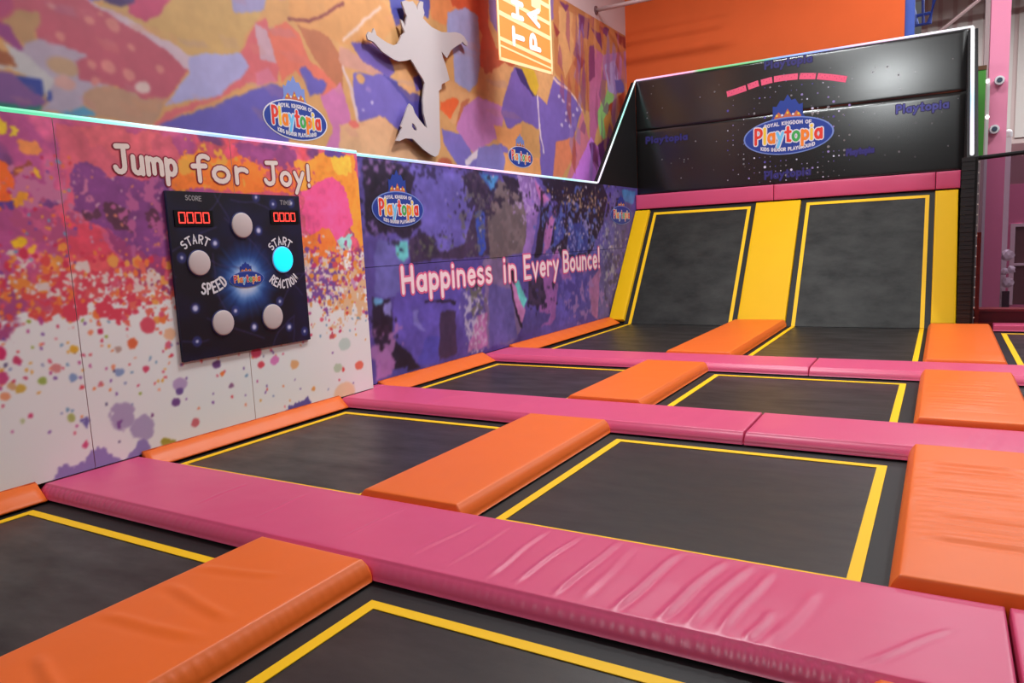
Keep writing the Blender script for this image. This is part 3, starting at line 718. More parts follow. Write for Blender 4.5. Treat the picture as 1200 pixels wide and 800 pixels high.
BP((150, 92, 164), (636, 312), (654, 292), (664, 312), (672, 330), (660, 360), (646, 380), (630, 384), (634, 340)); BP((98, 84, 170), (654, 330), (690, 320), (694, 356), (680, 374), (650, 384)); BP((176, 112, 166), (690, 332), (704, 314), (700, 374), (694, 368))
BP((126, 104, 150), (566, 304), (596, 302), (604, 340), (612, 384), (600, 402), (570, 408)); BP((100, 90, 160), (572, 330), (600, 340), (606, 396), (574, 408)); BP(DK, (594, 308), (604, 320), (614, 386), (610, 384), (600, 350))
BP((186, 120, 176), (598, 328), (606, 336), (616, 366), (612, 380), (604, 356)); BP((104, 196, 196), (602, 328), (608, 328), (617, 352), (613, 362))
BP(DK2, (620, 330), (636, 322), (640, 350), (630, 362), (618, 356)); BP((84, 72, 140), (616, 362), (646, 368), (642, 378), (612, 394))
BP((98, 82, 176), (466, 342), (540, 336), (540, 358), (520, 414), (490, 430), (466, 404), (460, 370)); BP((84, 78, 180), (500, 396), (516, 394), (514, 424), (488, 430)); BP(DK2, (516, 366), (534, 362), (536, 414), (514, 422)); BP(DK, (498, 351), (534, 350), (534, 355), (498, 353))
BP(DK, (436, 346), (458, 352), (462, 400), (480, 412), (492, 430), (456, 440), (446, 420), (438, 392)); BP((128, 122, 190), (448, 356), (460, 354), (458, 374), (450, 370)); BD(443, 352, 5, (104, 160, 206))
BP((164, 108, 176), (440, 418), (452, 404), (464, 424), (460, 438), (442, 448)); BP((86, 80, 170), (460, 432), (478, 428), (476, 438), (458, 440)); BP((128, 118, 200), (484, 364), (492, 364), (490, 374), (500, 388), (486, 382))
BP((178, 112, 172), (558, 370), (570, 366), (572, 404), (548, 414), (552, 396)); BP(DK2, (556, 318), (568, 312), (566, 336), (550, 340))
B.mottle(.2, .35, 630); B.mottle(.14, .09, 640)
B.warp(.025, .05, 35)
def BS(u, v, ru, rv, col, **k):
    c = at(u, v, x=XP); e = at(u + ru, v, x=XP); t = at(u, v - rv, x=XP); B.splat(c.y, c.z, abs(e.y - c.y), abs(t.z - c.z), col, **k)
for k, (u, v, ru, rv, c, sc, th) in enumerate(((450, 205, 34, 26, (146, 108, 172), .16, .47), (455, 235, 36, 50, (30, 24, 42), .14, .5), (440, 265, 18, 18, (128, 98, 168), .12, .5), (495, 200, 26, 14, (48, 38, 76), .12, .5), (560, 225, 30, 40, (44, 34, 62), .2, .46), (555, 255, 26, 60, (98, 92, 100), .14, .56), (500, 285, 34, 26, (50, 40, 66), .18, .48), (505, 290, 34, 20, (98, 100, 88), .12, .57), (556, 375, 16, 44, (196, 186, 210), .12, .5), (558, 350, 14, 24, (104, 100, 88), .12, .5), (452, 408, 22, 38, (172, 118, 182), .2, .5), (448, 390, 16, 40, (40, 28, 48), .2, .52),
    (680, 240, 44, 34, (38, 30, 52), .2, .44), (676, 262, 40, 44, (84, 100, 180), .2, .52), (690, 235, 34, 24, (176, 140, 110), .12, .6), (684, 280, 40, 44, (150, 140, 200), .14, .6), (720, 300, 20, 70, (160, 156, 170), .14, .56), (722, 330, 20, 60, (64, 56, 100), .2, .52), (660, 340, 36, 40, (78, 64, 140), .3, .52), (690, 350, 30, 40, (160, 120, 180), .25, .55), (615, 230, 22, 30, (176, 146, 206), .14, .54), (600, 230, 20, 22, (48, 38, 60), .2, .5), (636, 345, 20, 24, (40, 32, 60), .2, .5), (590, 270, 26, 40, (96, 84, 92), .3, .55))): BS(u, v, ru, rv, c, scale=sc * .55, thr=th + .01, seed=30 + k, a=.85)
def bspray(u0, u1, v0, v1, n, r0, r1, cols):
    for _ in range(n):
        r = r0 + (r1 - r0) * rs.rand() ** 2
        BD(u0 + (u1 - u0) * rs.rand(), v0 + (v1 - v0) * rs.rand(), r, cols[rs.randint(len(cols))])
bspray(545, 566, 334, 414, 30, .6, 1.6, [(190, 180, 206), (156, 150, 160)]); bspray(640, 722, 218, 310, 70, .5, 1.2, [(150, 130, 190), (214, 200, 220), (196, 150, 90)]); bspray(436, 620, 200, 300, 25, .5, 1.2, [(150, 130, 190), (190, 180, 210)])
root = empty('purple_wall', (XP, 11.8, 0))
tag(root, 'dark purple fantasy-forest padded wall with Happiness in Every Bounce lettering', 'wall panel')
keep(MB().box(XM + .02, XP - .05, 6.89, 16.74, -.1, ZL - .01).build('backing', M_FRAME), root)
for a, b in ((6.89, 14.29), (14.294, 16.74)):
    for c, d in ((-.0, 1.487), (1.495, ZL)):
        keep(B.board('panel', XP, a, b, c, d, None, .048), root)
FRB = Frame((XP, 0, 0), (0, 1, 0), (0, 0, 1), (1, 0, 0))
M_GLOWPINK = mat('lettering_pink_edge', (224, 104, 150), .6, .2); M_LETTER2 = mat('pale_pink_lettering', (250, 222, 228), .6, .2)
def wy(u, v, x=XP): p = at(u, v, x=x); return p.y, p.z
sh = []
for t, (a, b), (c, d), cap, cap2 in (('Happiness', wy(471, 343), wy(577, 330), .33, .36), ('in', wy(590, 330), wy(606, 328), .40, .40), ('Every', wy(614, 326), wy(655, 320), .37, .37), ('Bounce!', wy(660, 318), wy(703, 313), .36, .40)):
    pl = line_place(a, b, c, d, t, cap, cap2=cap2)
    letters(FRB, t, pl, .058, .031, [M_LETTER2, M_GLOWPINK], root)
for l in (logo_px(FRB, 'x', XP, 467, 245, 58, 42, None, crown='navy'), logo_px(FRB, 'x', XP, 728, 252, 24, 22, None, crown='navy', mini=True)): keep(l, root)
# ================================================================ PADS AND TRAMPOLINES
def ridge_fn(ridges):
    """each ridge: (x1,y1,x2,y2,width,height) in pad coordinates: a crease of the vinyl that fades towards its ends"""
    def f(X, Y):
        h = np.zeros_like(X)
        for x1, y1, x2, y2, w, a in ridges:
            dx, dy = x2 - x1, y2 - y1; L2 = dx * dx + dy * dy
            t = ((X - x1) * dx + (Y - y1) * dy) / L2
            d = ((X - x1) * dy - (Y - y1) * dx) / math.sqrt(L2)
            d = d + .005 * np.sin(t * 7 + x1 * 7)
            fade = np.clip(np.minimum(t + .02, 1.02 - t) * 5, 0, 1)
            h += a * np.exp(-(d / w) ** 2) * fade - .35 * a * np.exp(-((d - 2 * w) / w) ** 2) * fade
        return h
    return f

def pad_mesh(L, Wd, z0, z1, wr=None, pleat=0.0, seed=0, cell=.035, r=.012, crown=.006, sl=(.004, .004, .004, .004)):
    """soft box 0..L by 0..Wd: crowned and creased top, gathered flanks that splay out by sl (x0, x1, y0, y1), short upright foot"""
    def ax(lo, hi):
        e = [0, r * .3, r]
        k = max(2, int((hi - lo - 2 * r) / cell))
        return np.array([lo + v for v in e[:-1]] + list(np.linspace(lo + r, hi - r, k)) + [hi - v for v in e[:-1]][::-1])
    xs, ys = ax(sl[0], L - sl[1]), ax(sl[2], Wd - sl[3]); nx, ny = len(xs), len(ys)
    X, Y = np.meshgrid(xs, ys, indexing='ij')
    def rd(d): d = np.clip(d, 0, r); return (r - np.sqrt(np.maximum(0, r * r - (r - d) ** 2))) * .6
    dx, dy = np.minimum(X - xs[0], xs[-1] - X), np.minimum(Y - ys[0], ys[-1] - Y)
    D = np.minimum(dx, dy); inner = np.clip((D - r * .8) / .025, 0, 1)
    Z = z1 - np.maximum(rd(dx), rd(dy)) + crown * np.sqrt(np.clip(D / (min(L, Wd) / 2), 0, 1)) - crown
    Z = Z + (fbm(X + seed * 3.1, Y + seed * 1.7, .5, 200 + seed, 3) - .5) * .010 * inner
    if wr is not None: Z = Z + wr(X, Y) * inner
    V = np.stack([X, Y, Z], -1).reshape(-1, 3).tolist()
    F = [(i * ny + j, (i + 1) * ny + j, (i + 1) * ny + j + 1, i * ny + j + 1) for i in range(nx - 1) for j in range(ny - 1)]
    ring = [(i, 0) for i in range(nx)] + [(nx - 1, j) for j in range(1, ny)] + [(i, ny - 1) for i in range(nx - 2, -1, -1)] + [(0, j) for j in range(ny - 2, 0, -1)]
    prev = [i * ny + j for i, j in ring]; zt = z1 - r * .6 - crown; zk = z0 + .30 * (zt - z0); n = len(ring)
    for ri, q in enumerate((.2, .5, .8, 1.0, 2.0)):
        cur = []
        for i, j in ring:
            x, y = xs[i], ys[j]; s_ = x + y; f = min(q, 1)
            ox = (-sl[0] if i == 0 else sl[1] if i == nx - 1 else 0); oy = (-sl[2] if j == 0 else sl[3] if j == ny - 1 else 0)
            p = 0
            if pleat and q < 1:
                p = pleat * (max(0, math.sin(s_ * 112 + seed + 2.5 * math.sin(s_ * 9))) ** 2 * 1.3 - .35) * (.3 + .7 * max(0, math.sin(s_ * .9 + seed * 1.9))) * math.sin(math.pi * f)
            bul = .010 * math.sin(math.pi * f)
            z = zt + (zk - zt) * f + bul * .7 + p if q <= 1 else z0
            cur.append(len(V)); V.append((x + ox * f + (math.copysign(bul * .5, ox) if ox else 0) * (abs(ox) > .01), y + oy * f + (math.copysign(bul * .5 + p * .5, oy) if oy else 0) * (abs(oy) > .01), z))
        F += [(prev[k], cur[k], cur[(k + 1) % n], prev[(k + 1) % n]) for k in range(n)]
        prev = cur
    F.append(tuple(prev))
    return V, F

def pad(label, x0, x1, y0, y1, z1, material, wr=None, pleat=0.0, seed=0, cell=.035, z0=-.105, name='safety_pad', cat='pad', seam=True, matrix=None, seam_col=None, group=None, sl=(.004, .004, .004, .004)):
    root = empty(name, (x0, y0, 0))
    if matrix is not None: root.matrix_world = matrix
    V, F = pad_mesh(x1 - x0, y1 - y0, z0, z1, wr, pleat, seed, cell, sl=sl)
    obj('cover', V, F, material, root, True)
    if seam:
        e = .012; L, Wd = x1 - x0, y1 - y0; zz = z1 - .0125
        a0, a1, b0, b1 = sl[0] + .004, L - sl[1] - .004, sl[2] + .004, Wd - sl[3] - .004
        s = MB().tube([(a0, b0, zz), (a1, b0, zz), (a1, b1, zz), (a0, b1, zz)], .0032, 5, closed=True)
        s.build('stitched_seam', seam_col or material, root)
    tag(root, label, cat, group)
    return root

M_PINKS = mat('pink_thread', (178, 56, 100), .6, .3); M_ORS = mat('orange_thread', (196, 84, 34), .6, .3); M_YES = mat('yellow_thread', (190, 146, 10), .6, .3)
def fl(u, v, ox, oy): p = at(u, v, z=0); return p.x - ox, p.y - oy
r1 = []
for (a, b), (c, d), w, h in (((567, 677), (643, 620), .022, .010), ((600, 683), (680, 627), .02, .012), ((647, 697), (728, 632), .022, .016), ((680, 702), (742, 640), .03, .006), ((715, 716), (799, 645), .028, .020), ((765, 728), (850, 655), .032, .020), ((800, 734), (880, 660), .035, .018), ((840, 742), (905, 668), .03, .016), ((872, 752), (905, 715), .03, .014), ((480, 650), (560, 612), .02, .006), ((400, 630), (480, 592), .02, .005), ((900, 756), (960, 690), .04, .008), ((1010, 775), (1120, 735), .02, .009), ((520, 664), (600, 616), .02, .005), ((300, 606), (360, 578), .02, .005), ((230, 590), (290, 566), .02, .005)):
    x1_, y1_ = fl(a, b, 0, P1[0] - .03); x2_, y2_ = fl(c, d, 0, P1[0] - .03); r1.append((x1_, y1_, x2_, y2_, w * .62, h * .8))
GAP = .015
pad('long pink vinyl pad strip, third from the ramp, deeply creased', .0, 6.384, P1[0] - .03, P1[1] + .015, 0, M_PINK, ridge_fn(r1), .010, 1, cell=.013, seam_col=M_PINKS, sl=(.004, .004, .06, .015))
pad('pink vinyl pad end to end with the creased third strip from the ramp', 6.396, XE + .7, P1[0] - .03, P1[1] + .015, 0, M_PINK, None, .003, 2, seam_col=M_PINKS, sl=(.004, .004, .06, .015))
rr = [(x, .1, x + .12, .72, .025, .004) for x in (1.2, 2.2, 3.9, 4.2)]
pad('pink vinyl pad strip second from the ramp, its half against the splash wall', .0, 4.650, P2[0] - .03, P2[1] + .015, 0, M_PINK, ridge_fn(rr), 0, 3, seam_col=M_PINKS, sl=(.004, .004, .06, .015))
rr = [(1.6 + .17 * k, .05, 1.72 + .17 * k, .75, .02, .006 + .004 * (k % 3)) for k in range(9)]
pad('pink vinyl pad strip second from the ramp, the half away from the wall', 4.664, XE + .7, P2[0] - .03, P2[1] + .015, 0, M_PINK, ridge_fn(rr), 0, 4, seam_col=M_PINKS, sl=(.004, .004, .06, .015))
pad('pink vinyl pad strip nearest the ramp, its half against the purple wall', XP + .005, 4.680, P3[0] - .03, P3[1] + .015, 0, M_PINK, None, 0, 5, seam_col=M_PINKS, sl=(.004, .004, .06, .015))
rr = [(1.9 + .2 * k, .05, 2.0 + .2 * k, .7, .025, .006) for k in range(6)]
pad('pink vinyl pad strip nearest the ramp, the half away from the wall', 4.694, XE + .7, P3[0] - .03, P3[1] + .015, 0, M_PINK, ridge_fn(rr), 0, 6, seam_col=M_PINKS, sl=(.004, .004, .06, .015))

pad('small pink filler pad in the corner between the splash and purple walls', XP + .004, -.006, 6.895, P2[1] + .015, 0, M_PINK, None, 0, 17, seam_col=M_PINKS)
# orange divider pads, in line with the yellow pad between the ramps
rr = [(.1, 1.9, .75, 1.78, .03, .010), (.08, 1.55, .78, 1.62, .03, .008), (.2, 1.2, .76, 1.05, .025, .010), (.05, 2.1, .6, 2.22, .03, .006), (.1, .9, .75, .8, .03, .008), (.1, .5, .75, .6, .03, .008)]
pad('creased orange divider pad short of the third pink strip from the ramp, gathered sides', XA - .045, XB + .045, .30, P1[0] - .027 - GAP, Z_OR, M_ORANGE, ridge_fn(rr), .012, 7, cell=.013, seam_col=M_ORS, sl=(.045, .045, .012, .012))
pad('smooth orange divider pad between second and third pink strips, in line with ramp middle', XA - .045, XB + .045, P1[1] + .012 + GAP, P2[0] - .027 - GAP, Z_OR, M_ORANGE, None, .0, 8, seam_col=M_ORS, sl=(.045, .045, .012, .012))
pad('orange divider pad between first and second pink strips, in line with ramp middle', XA - .045, XB + .045, P2[1] + .012 + GAP, P3[0] - .027 - GAP, Z_OR, M_ORANGE, None, 0, 9, seam_col=M_ORS, sl=(.045, .045, .012, .012))
pad('orange divider pad at the foot of the yellow pad between the ramps', XA - .045, XB + .165, P3[1] + .012 + GAP, FOLD - .10, Z_OR, M_ORANGE, None, 0, 10, seam_col=M_ORS, sl=(.045, .045, .012, .012))
# the outer line, towards the black side wall
def hr(L, n, seed, a0, a1, lo, hi):
    q = np.random.RandomState(seed); out = []
    for k in range(n):
        y = lo + (hi - lo) * (k + .3 * q.rand()) / n; s_ = .04 + .1 * q.rand()
        out.append((s_, y, L - .03 - .1 * q.rand(), y + (q.rand() - .55) * .10, .014 + .012 * q.rand(), a0 + (a1 - a0) * q.rand()))
    return out
pad('orange divider pad short of the seam in the third pink strip', XC - .065, XD + .045, .30, P1[0] - .027 - GAP, Z_OR, M_ORANGE, None, .0, 11, seam_col=M_ORS, sl=(.045, .045, .012, .012))
pad('heavily wrinkled orange divider pad between second and third pink strips', XC - .045, XD + .045, P1[1] + .012 + GAP, P2[0] - .027 - GAP, Z_OR + .02, M_ORANGE, ridge_fn(hr(XD - XC, 16, 3, .008, .017, .55, 2.05)), .003, 12, cell=.02, seam_col=M_ORS, sl=(.045, .045, .012, .012))
pad('wrinkled orange divider pad between first and second pink strips', XC - .045, XD + .045, P2[1] + .012 + GAP, P3[0] - .027 - GAP, Z_OR + .02, M_ORANGE, ridge_fn(hr(XD - XC, 12, 5, .007, .014, .35, 1.9)), 0, 13, seam_col=M_ORS, sl=(.045, .045, .012, .012))
pad('orange divider pad running to the foot of the black side wall', XC - .045, XD + .045, P3[1] + .012 + GAP, 14.42, Z_OR, M_ORANGE, None, 0, 14, seam_col=M_ORS, sl=(.045, .045, .012, .012))
pad('pink end pad on the trampoline beside the black side wall', XD + .07, XE, 14.46, 14.80, 0, M_PINK, None, 0, 15, seam_col=M_PINKS)

# narrow sloping orange strips along the foot of the wall
def wall_strip(label, xw, xe, y0, y1, seed):
    root = empty('wall_edge_pad', (xw, y0, 0)); tag(root, label, 'pad')
    w = xe - xw; n = max(4, int((y1 - y0) / .06)); V = []; F = []
    prof = [(0.004, -.105), (0.004, .022), (.03, .026), (w * .55, -.03), (w - .02, -.078), (w, -.092), (w, -.105)]
    q = np.random.RandomState(seed)
    for i in range(n + 1):
        y = (y1 - y0) * i / n
        for k, (a, b) in enumerate(prof):
            V.append((a, y, b + (.004 * math.sin(y * 31 + seed) * math.sin(y * 13) if 1 <= k <= 4 else 0)))
    m = len(prof)
    for i in range(n):
        for k in range(m): F.append((i * m + k, (i + 1) * m + k, (i + 1) * m + (k + 1) % m, i * m + (k + 1) % m))
    F.append(tuple(range(m))); F.append(tuple(n * m + k for k in range(m))[::-1])
    o = obj('cover', V, F, M_ORANGE, root, True)
    MB().tube([(.012, 0, .026), (.012, y1 - y0, .026)], .006, 6).build('piping', M_ORS, root)
    return root
wall_strip('narrow orange edge pad under the bare end of the splash wall', XW, .16, .3, P1[0] - .03 - GAP, 1)
wall_strip('narrow orange edge pad under the game board', XW, .15, P1[1] + .015 + GAP, P2[0] - .03 - GAP, 2)
wall_strip('orange edge pad under the Happiness lettering, between two pink strips', XP, .10, P2[1] + .015 + GAP, P3[0] - .03 - GAP, 3)
wall_strip('orange edge pad along the purple wall leading to the ramp', XP, .12, P3[1] + .015 + GAP, FOLD - .02, 4)

# trampolines: frame under the pads, sunken bed, yellow line, black apron
def ring(x0, x1, y0, y1, w, sides='lrnf'):
    """flat strips just inside a rectangle"""
    out = []
    if 'n' in sides: out.append([(x0, y0), (x1, y0), (x1 - w, y0 + w), (x0 + w, y0 + w)])
    if 'r' in sides: out.append([(x1, y0), (x1, y1), (x1 - w, y1 - w), (x1 - w, y0 + w)])
    if 'f' in sides: out.append([(x1, y1), (x0, y1), (x0 + w, y1 - w), (x1 - w, y1 - w)])
    if 'l' in sides: out.append([(x0, y1), (x0, y0), (x0 + w, y0 + w), (x0 + w, y1 - w)])
    return out
def quads(name, qs, z, material, parent, thick=.004):
    V, F = [], []
    for q in qs:
        n = len(V); k = len(q)
        V += [(a, b, z) for a, b in q] + [(a, b, z - thick) for a, b in q]
        F += [tuple(range(n, n + k)), tuple(range(n + 2 * k - 1, n + k - 1, -1))] + [(n + i, n + k + i, n + k + (i + 1) % k, n + (i + 1) % k) for i in range(k)]
    return obj(name, V, F, material, parent)
TW = .068
def trampoline(label, x0, x1, y0, y1, ml, mr, mn, mf, tl=.17, tr=.18, tn=.18, tf=.19):
    """x0..x1, y0..y1: the opening between the pads; m*: how far the frame reaches under each neighbouring pad"""
    root = empty('trampoline', ((x0 + x1) / 2, (y0 + y1) / 2, Z_FLOOR)); tag(root, label, 'trampoline')
    def K(o): o.parent = root; o.matrix_parent_inverse = Matrix.Translation(root.location).inverted(); return o
    f = MB()
    a, b, c, d = x0 - ml, x1 + mr, y0 - mn, y1 + mf
    f.box(a, x0 + .03, c, d, -.25, -.128).box(x1 - .03, b, c, d, -.25, -.128).box(x0 + .03, x1 - .03, c, y0 + .03, -.25, -.128).box(x0 + .03, x1 - .03, y1 - .03, d, -.25, -.128)
    K(f.build('frame', M_FRAME))
    for px in (a + .06, b - .06):
        for py in (c + .06, d - .06):
            K(MB().tube([(px, py, Z_FLOOR), (px, py, -.25)], .04, 8).build('leg', M_FRAME))
    X0, X1, Y0, Y1 = x0 + tl, x1 - tr, y0 + tn, y1 - tf
    # bed as a slightly sagging sheet
    n = 12; V = []; F = []
    for i in range(n + 1):
        for j in range(n + 1):
            s, t = i / n, j / n
            V.append((X0 + .01 + (X1 - X0 - .02) * s, Y0 + .01 + (Y1 - Y0 - .02) * t, Z_BED - .012 * math.sin(math.pi * s) * math.sin(math.pi * t)))
    for i in range(n):
        for j in range(n):
            p = i * (n + 1) + j; F.append((p, p + n + 1, p + n + 2, p + 1))
    K(obj('bed', V, F, M_BED, None, True))
    K(quads('apron', [[(x0, y0), (x1, y0), (x1, Y0 + .01), (x0, Y0 + .01)], [(x0, Y1 - .01), (x1, Y1 - .01), (x1, y1), (x0, y1)], [(x0, Y0 + .01), (X0 + .01, Y0 + .01), (X0 + .01, Y1 - .01), (x0, Y1 - .01)], [(X1 - .01, Y0 + .01), (x1, Y0 + .01), (x1, Y1 - .01), (X1 - .01, Y1 - .01)]], Z_BED - .002, M_APRON, None))
    K(quads('yellow_line', ring(X0, X1, Y0, Y1, TW), Z_BED + .005, M_TAPE, None))
    return root
hx, hy = .39, .39
for rowname, (ya, yb), mn in (('before the third pink strip', (.35, P1[0]), .05), ('between second and third pink strips', (P1[1], P2[0]), hy), ('between first and second pink strips', (P2[1], P3[0]), hy)):
    xw = XW if ya < 7 else XP
    trampoline('black trampoline along the mural wall ' + rowname, xw + .16, XA, ya, yb, .16, hx, mn, hy, tl=.075 if xw == XW else .21)
    trampoline('black trampoline between the orange pad lines ' + rowname, XB, XC, ya, yb, hx, hx, mn, hy)
    trampoline('black trampoline outside the orange pad lines ' + rowname, XD, XE, ya, yb, hx, hx, mn, hy)
trampoline('black flat trampoline next to the black side wall, beyond the first pink strip', XD, XE, P3[1], 14.46, hx, hx, hy - .02, .34)

# the two ramps: flat run-up bending up into a steep bed
SL = Vector((0, YTOP - FOLD, ZTOP - Z_BED)); SLEN = SL.length; SANG = math.atan2(SL.z, SL.y)
SN = Vector((0, -math.sin(SANG), math.cos(SANG))); SD = SL.normalized()
def slope(x, s, h=0.0): return Vector((x, FOLD, Z_BED)) + SD * s + SN * h
def ramp(label, x0, x1, lx0, lx1, ml, mr):
    root = empty('ramp_trampoline', ((x0 + x1) / 2, FOLD, Z_FLOOR)); tag(root, label, 'trampoline')
    def K(o): o.parent = root; o.matrix_parent_inverse = Matrix.Translation(root.location).inverted(); return o
    y0 = P3[1]; Y0 = y0 + .1
    f = MB()
    f.box(x0 - ml, x0 + .03, y0 - .37, FOLD, -.25, -.128).box(x1 - .03, x1 + mr, y0 - .37, FOLD, -.25, -.128).box(x0 + .03, x1 - .03, y0 - .37, y0 + .03, -.25, -.128)
    f.prism([(FOLD, Z_FLOOR), (FOLD, Z_BED - .03), (YTOP, ZTOP - .04), (YTOP, Z_FLOOR)], 'x', x0 - ml, x1 + mr)
    K(f.build('frame', M_FRAME))
    for px in (x0 - ml + .06, x1 + mr - .06): K(MB().tube([(px, y0 - .3, Z_FLOOR), (px, y0 - .3, -.25)], .04, 8).build('leg', M_FRAME))
    K(obj('bed', [(lx0 + .01, Y0, Z_BED), (lx1 - .01, Y0, Z_BED), (lx1 - .01, FOLD, Z_BED), (lx0 + .01, FOLD, Z_BED)], [(0, 1, 2, 3)], M_BED))
    top = SLEN - .14
    V = []; F = []; n = 10
    for j in range(n + 1):
        s = top * j / n; h = .010 - .01 * math.sin(math.pi * j / n)
        V += [slope(lx0 + .01, s, h), slope(lx1 - .01, s, h)]
    F = [(2 * j, 2 * j + 1, 2 * j + 3, 2 * j + 2) for j in range(n)]
    K(obj('sloped_bed', V, F, M_BED2, None, True))
    K(quads('apron', [[(x0, y0), (x1, y0), (x1, Y0), (x0, Y0)], [(x0, Y0), (lx0 + .01, Y0), (lx0 + .01, FOLD), (x0, FOLD)], [(lx1 - .01, Y0), (x1, Y0), (x1, FOLD), (lx1 - .01, FOLD)]], Z_BED - .002, M_APRON, None))
    def sq(name, qs, h, m):
        V, F = [], []
        for q in qs:
            k = len(V); V += [slope(a, s, h) for a, s in q] + [slope(a, s, h - .004) for a, s in q]
            F += [(k, k + 1, k + 2, k + 3), (k + 7, k + 6, k + 5, k + 4)] + [(k + i, k + 4 + i, k + 4 + (i + 1) % 4, k + (i + 1) % 4) for i in range(4)]
        return K(obj(name, V, F, m))
    sq('apron', [[(x0, 0), (lx0 + .01, 0), (lx0 + .01, SLEN - .02), (x0, SLEN - .02)], [(lx1 - .01, 0), (x1, 0), (x1, SLEN - .02), (lx1 - .01, SLEN - .02)], [(lx0 + .01, top), (lx1 - .01, top), (lx1 - .01, SLEN - .02), (lx0 + .01, SLEN - .02)]], .004, M_APRON)
    K(quads('yellow_line', [[(lx0, Y0), (lx0 + TW, Y0), (lx0 + TW, FOLD), (lx0, FOLD)], [(lx1 - TW, Y0), (lx1, Y0), (lx1, FOLD), (lx1 - TW, FOLD)]], Z_BED + .005, M_TAPE, None))
    sq('yellow_line', [[(lx0, 0), (lx0 + TW, 0), (lx0 + TW, top), (lx0, top)], [(lx1 - TW, 0), (lx1, 0), (lx1, top), (lx1 - TW, top)], [(lx0 + TW, top - TW), (lx1 - TW, top - TW), (lx1 - TW, top), (lx0 + TW, top)]], .016, M_TAPE)
    return root
ramp('steep black ramp trampoline beside the purple wall', .20, XA, .305, 2.49, .34, .45)
ramp('steep black ramp trampoline beside the black side wall', XB + .13, XC, 3.62, 5.85, .33, .37)
def slope_pad(label, x0, x1, seed):
    M = Matrix.Translation(slope(x0, .06, 0)) @ Matrix.Rotation(SANG, 4, 'X')
    return pad(label, x0, x1, 0, SLEN - .16, .085, M_YELLOW, None, 0, seed, z0=.008, matrix=M, seam_col=M_YES, name='ramp_pad')
slope_pad('narrow yellow ramp pad against the purple wall', XP + .01, .21, 21)
slope_pad('wide yellow ramp pad between the two steep trampolines', 2.60, 3.51, 22)
slope_pad('yellow ramp pad against the black side wall', 5.945, 6.33, 23)

# pink coping along the top of the ramps
for x0, x1, lab in ((XP + .01, 2.95, 'pink coping pad on top of the ramp beside the purple wall'), (2.955, 5.945, 'long pink coping pad on top of the ramp under the badge banner'), (5.95, 6.36, 'short pink coping pad above the yellow pad by the black side wall')):
    M = Matrix.Translation((x0, YTOP - .02, ZTOP - .01)) @ Matrix.Rotation(math.radians(90), 4, 'X')
    pad(lab, x0, x1, 0, .335, .06, M_PINK, None, 0, int(x0 * 3) + 30, z0=-.045, matrix=M, seam_col=M_PINKS, name='coping_pad')

# ---------------------------------------------------------------- banner wall and side wings
M_BAN = mat('black_banner_vinyl', (12, 8, 9), .20, 1.0, (2, .02, .02)); M_BAN2 = mat('black_side_vinyl', (20, 17, 19), .6, .3)
ZB0, ZB1, ZBM = 2.72, 5.285, 4.16
ban = empty('banner_wall', (3.2, YB, ZB0)); tag(ban, 'black padded wall above the ramps with the blue oval badge', 'wall panel')
keep(MB().box(XP, 6.50, YB + .06, YB + .12, Z_FLOOR, ZB1 - .01).build('backing', M_FRAME), ban)
def soft_panel(name, x0, x1, z0, z1, y, d, m, bow):
    V, F = [], []; nx, nz = 120, 50
    for i in range(nx + 1):
        for j in range(nz + 1):
            s, t = i / nx, j / nz
            e = min(s * 60, (1 - s) * 60, t * 24, (1 - t) * 24, 1); e = max(0, e)
            V.append((x0 + (x1 - x0) * s, y + d - (d + bow * math.sin(math.pi * t)) * math.sqrt(1 - (1 - e) ** 2) if e < 1 else y - bow * math.sin(math.pi * t), z0 + (z1 - z0) * t))
    for i in range(nx):
        for j in range(nz):
            a = i * (nz + 1) + j; F.append((a, a + nz + 1, a + nz + 2, a + 1))
    n = len(V); V += [(x0, y + d + .005, z0), (x1, y + d + .005, z0), (x1, y + d + .005, z1), (x0, y + d + .005, z1)]; F.append((n + 3, n + 2, n + 1, n))
    return obj(name, V, F, m, None, True)
keep(soft_panel('panel', XP, 6.40, ZBM + .006, ZB1, YB, .012, M_BAN, .002), ban)
keep(soft_panel('panel', XP, 6.40, ZB0 - .03, ZBM - .006, YB, .012, M_BAN, .002), ban)
FRN = Frame((0, YB - .006, 0), (1, 0, 0), (0, 0, 1), (0, -1, 0))
keep(logo_px(FRN, 'y', YB, 923, 159, 109, 44, None, crown='blue'), ban)
def bx(u, v): p = at(u, v, y=YB); return p.x, p.z
# arched line of small pink lettering: six word blocks too small to read
M_RED = mat('banner_pink_print', (238, 92, 128), .5, .3); sh = []
mids = [(852, 110.5), (863, 107), (874.5, 103), (876.5, 102), (889, 97.5), (892, 97), (905, 93.5), (907, 93), (920, 91), (935, 89.5), (937, 89.3), (956, 89.2), (958, 89.3), (975, 90.8), (992, 93)]
for a, b in ((0, 2), (3, 4), (5, 6), (7, 9), (10, 11), (12, 14)):
    for k in range(a, b):
        (xa, za), (xb, zb) = bx(*mids[k]), bx(*mids[k + 1]); h = .062
        dx, dz = xb - xa, zb - za; L = math.hypot(dx, dz); ox, oz = -dz / L * h, dx / L * h
        sh.append(([(xa - ox, za - oz), (xb - ox, zb - oz), (xb + ox, zb + oz), (xa + ox, za + oz)], 0, .002))
        nl = max(2, int(L / .09))
        for q in range(1, nl * 2):
            t = q / (nl * 2); cx_, cz_ = xa + dx * t, za + dz * t; s1 = .25 if q % 2 else -.3
            sh.append(([(cx_ - .006 + ox * s1, cz_ + oz * s1), (cx_ + .006 + ox * s1, cz_ + oz * s1), (cx_ + .006 + ox * (s1 + .3), cz_ + oz * (s1 + .3)), (cx_ - .006 + ox * (s1 + .3), cz_ + oz * (s1 + .3))], 1, .003))
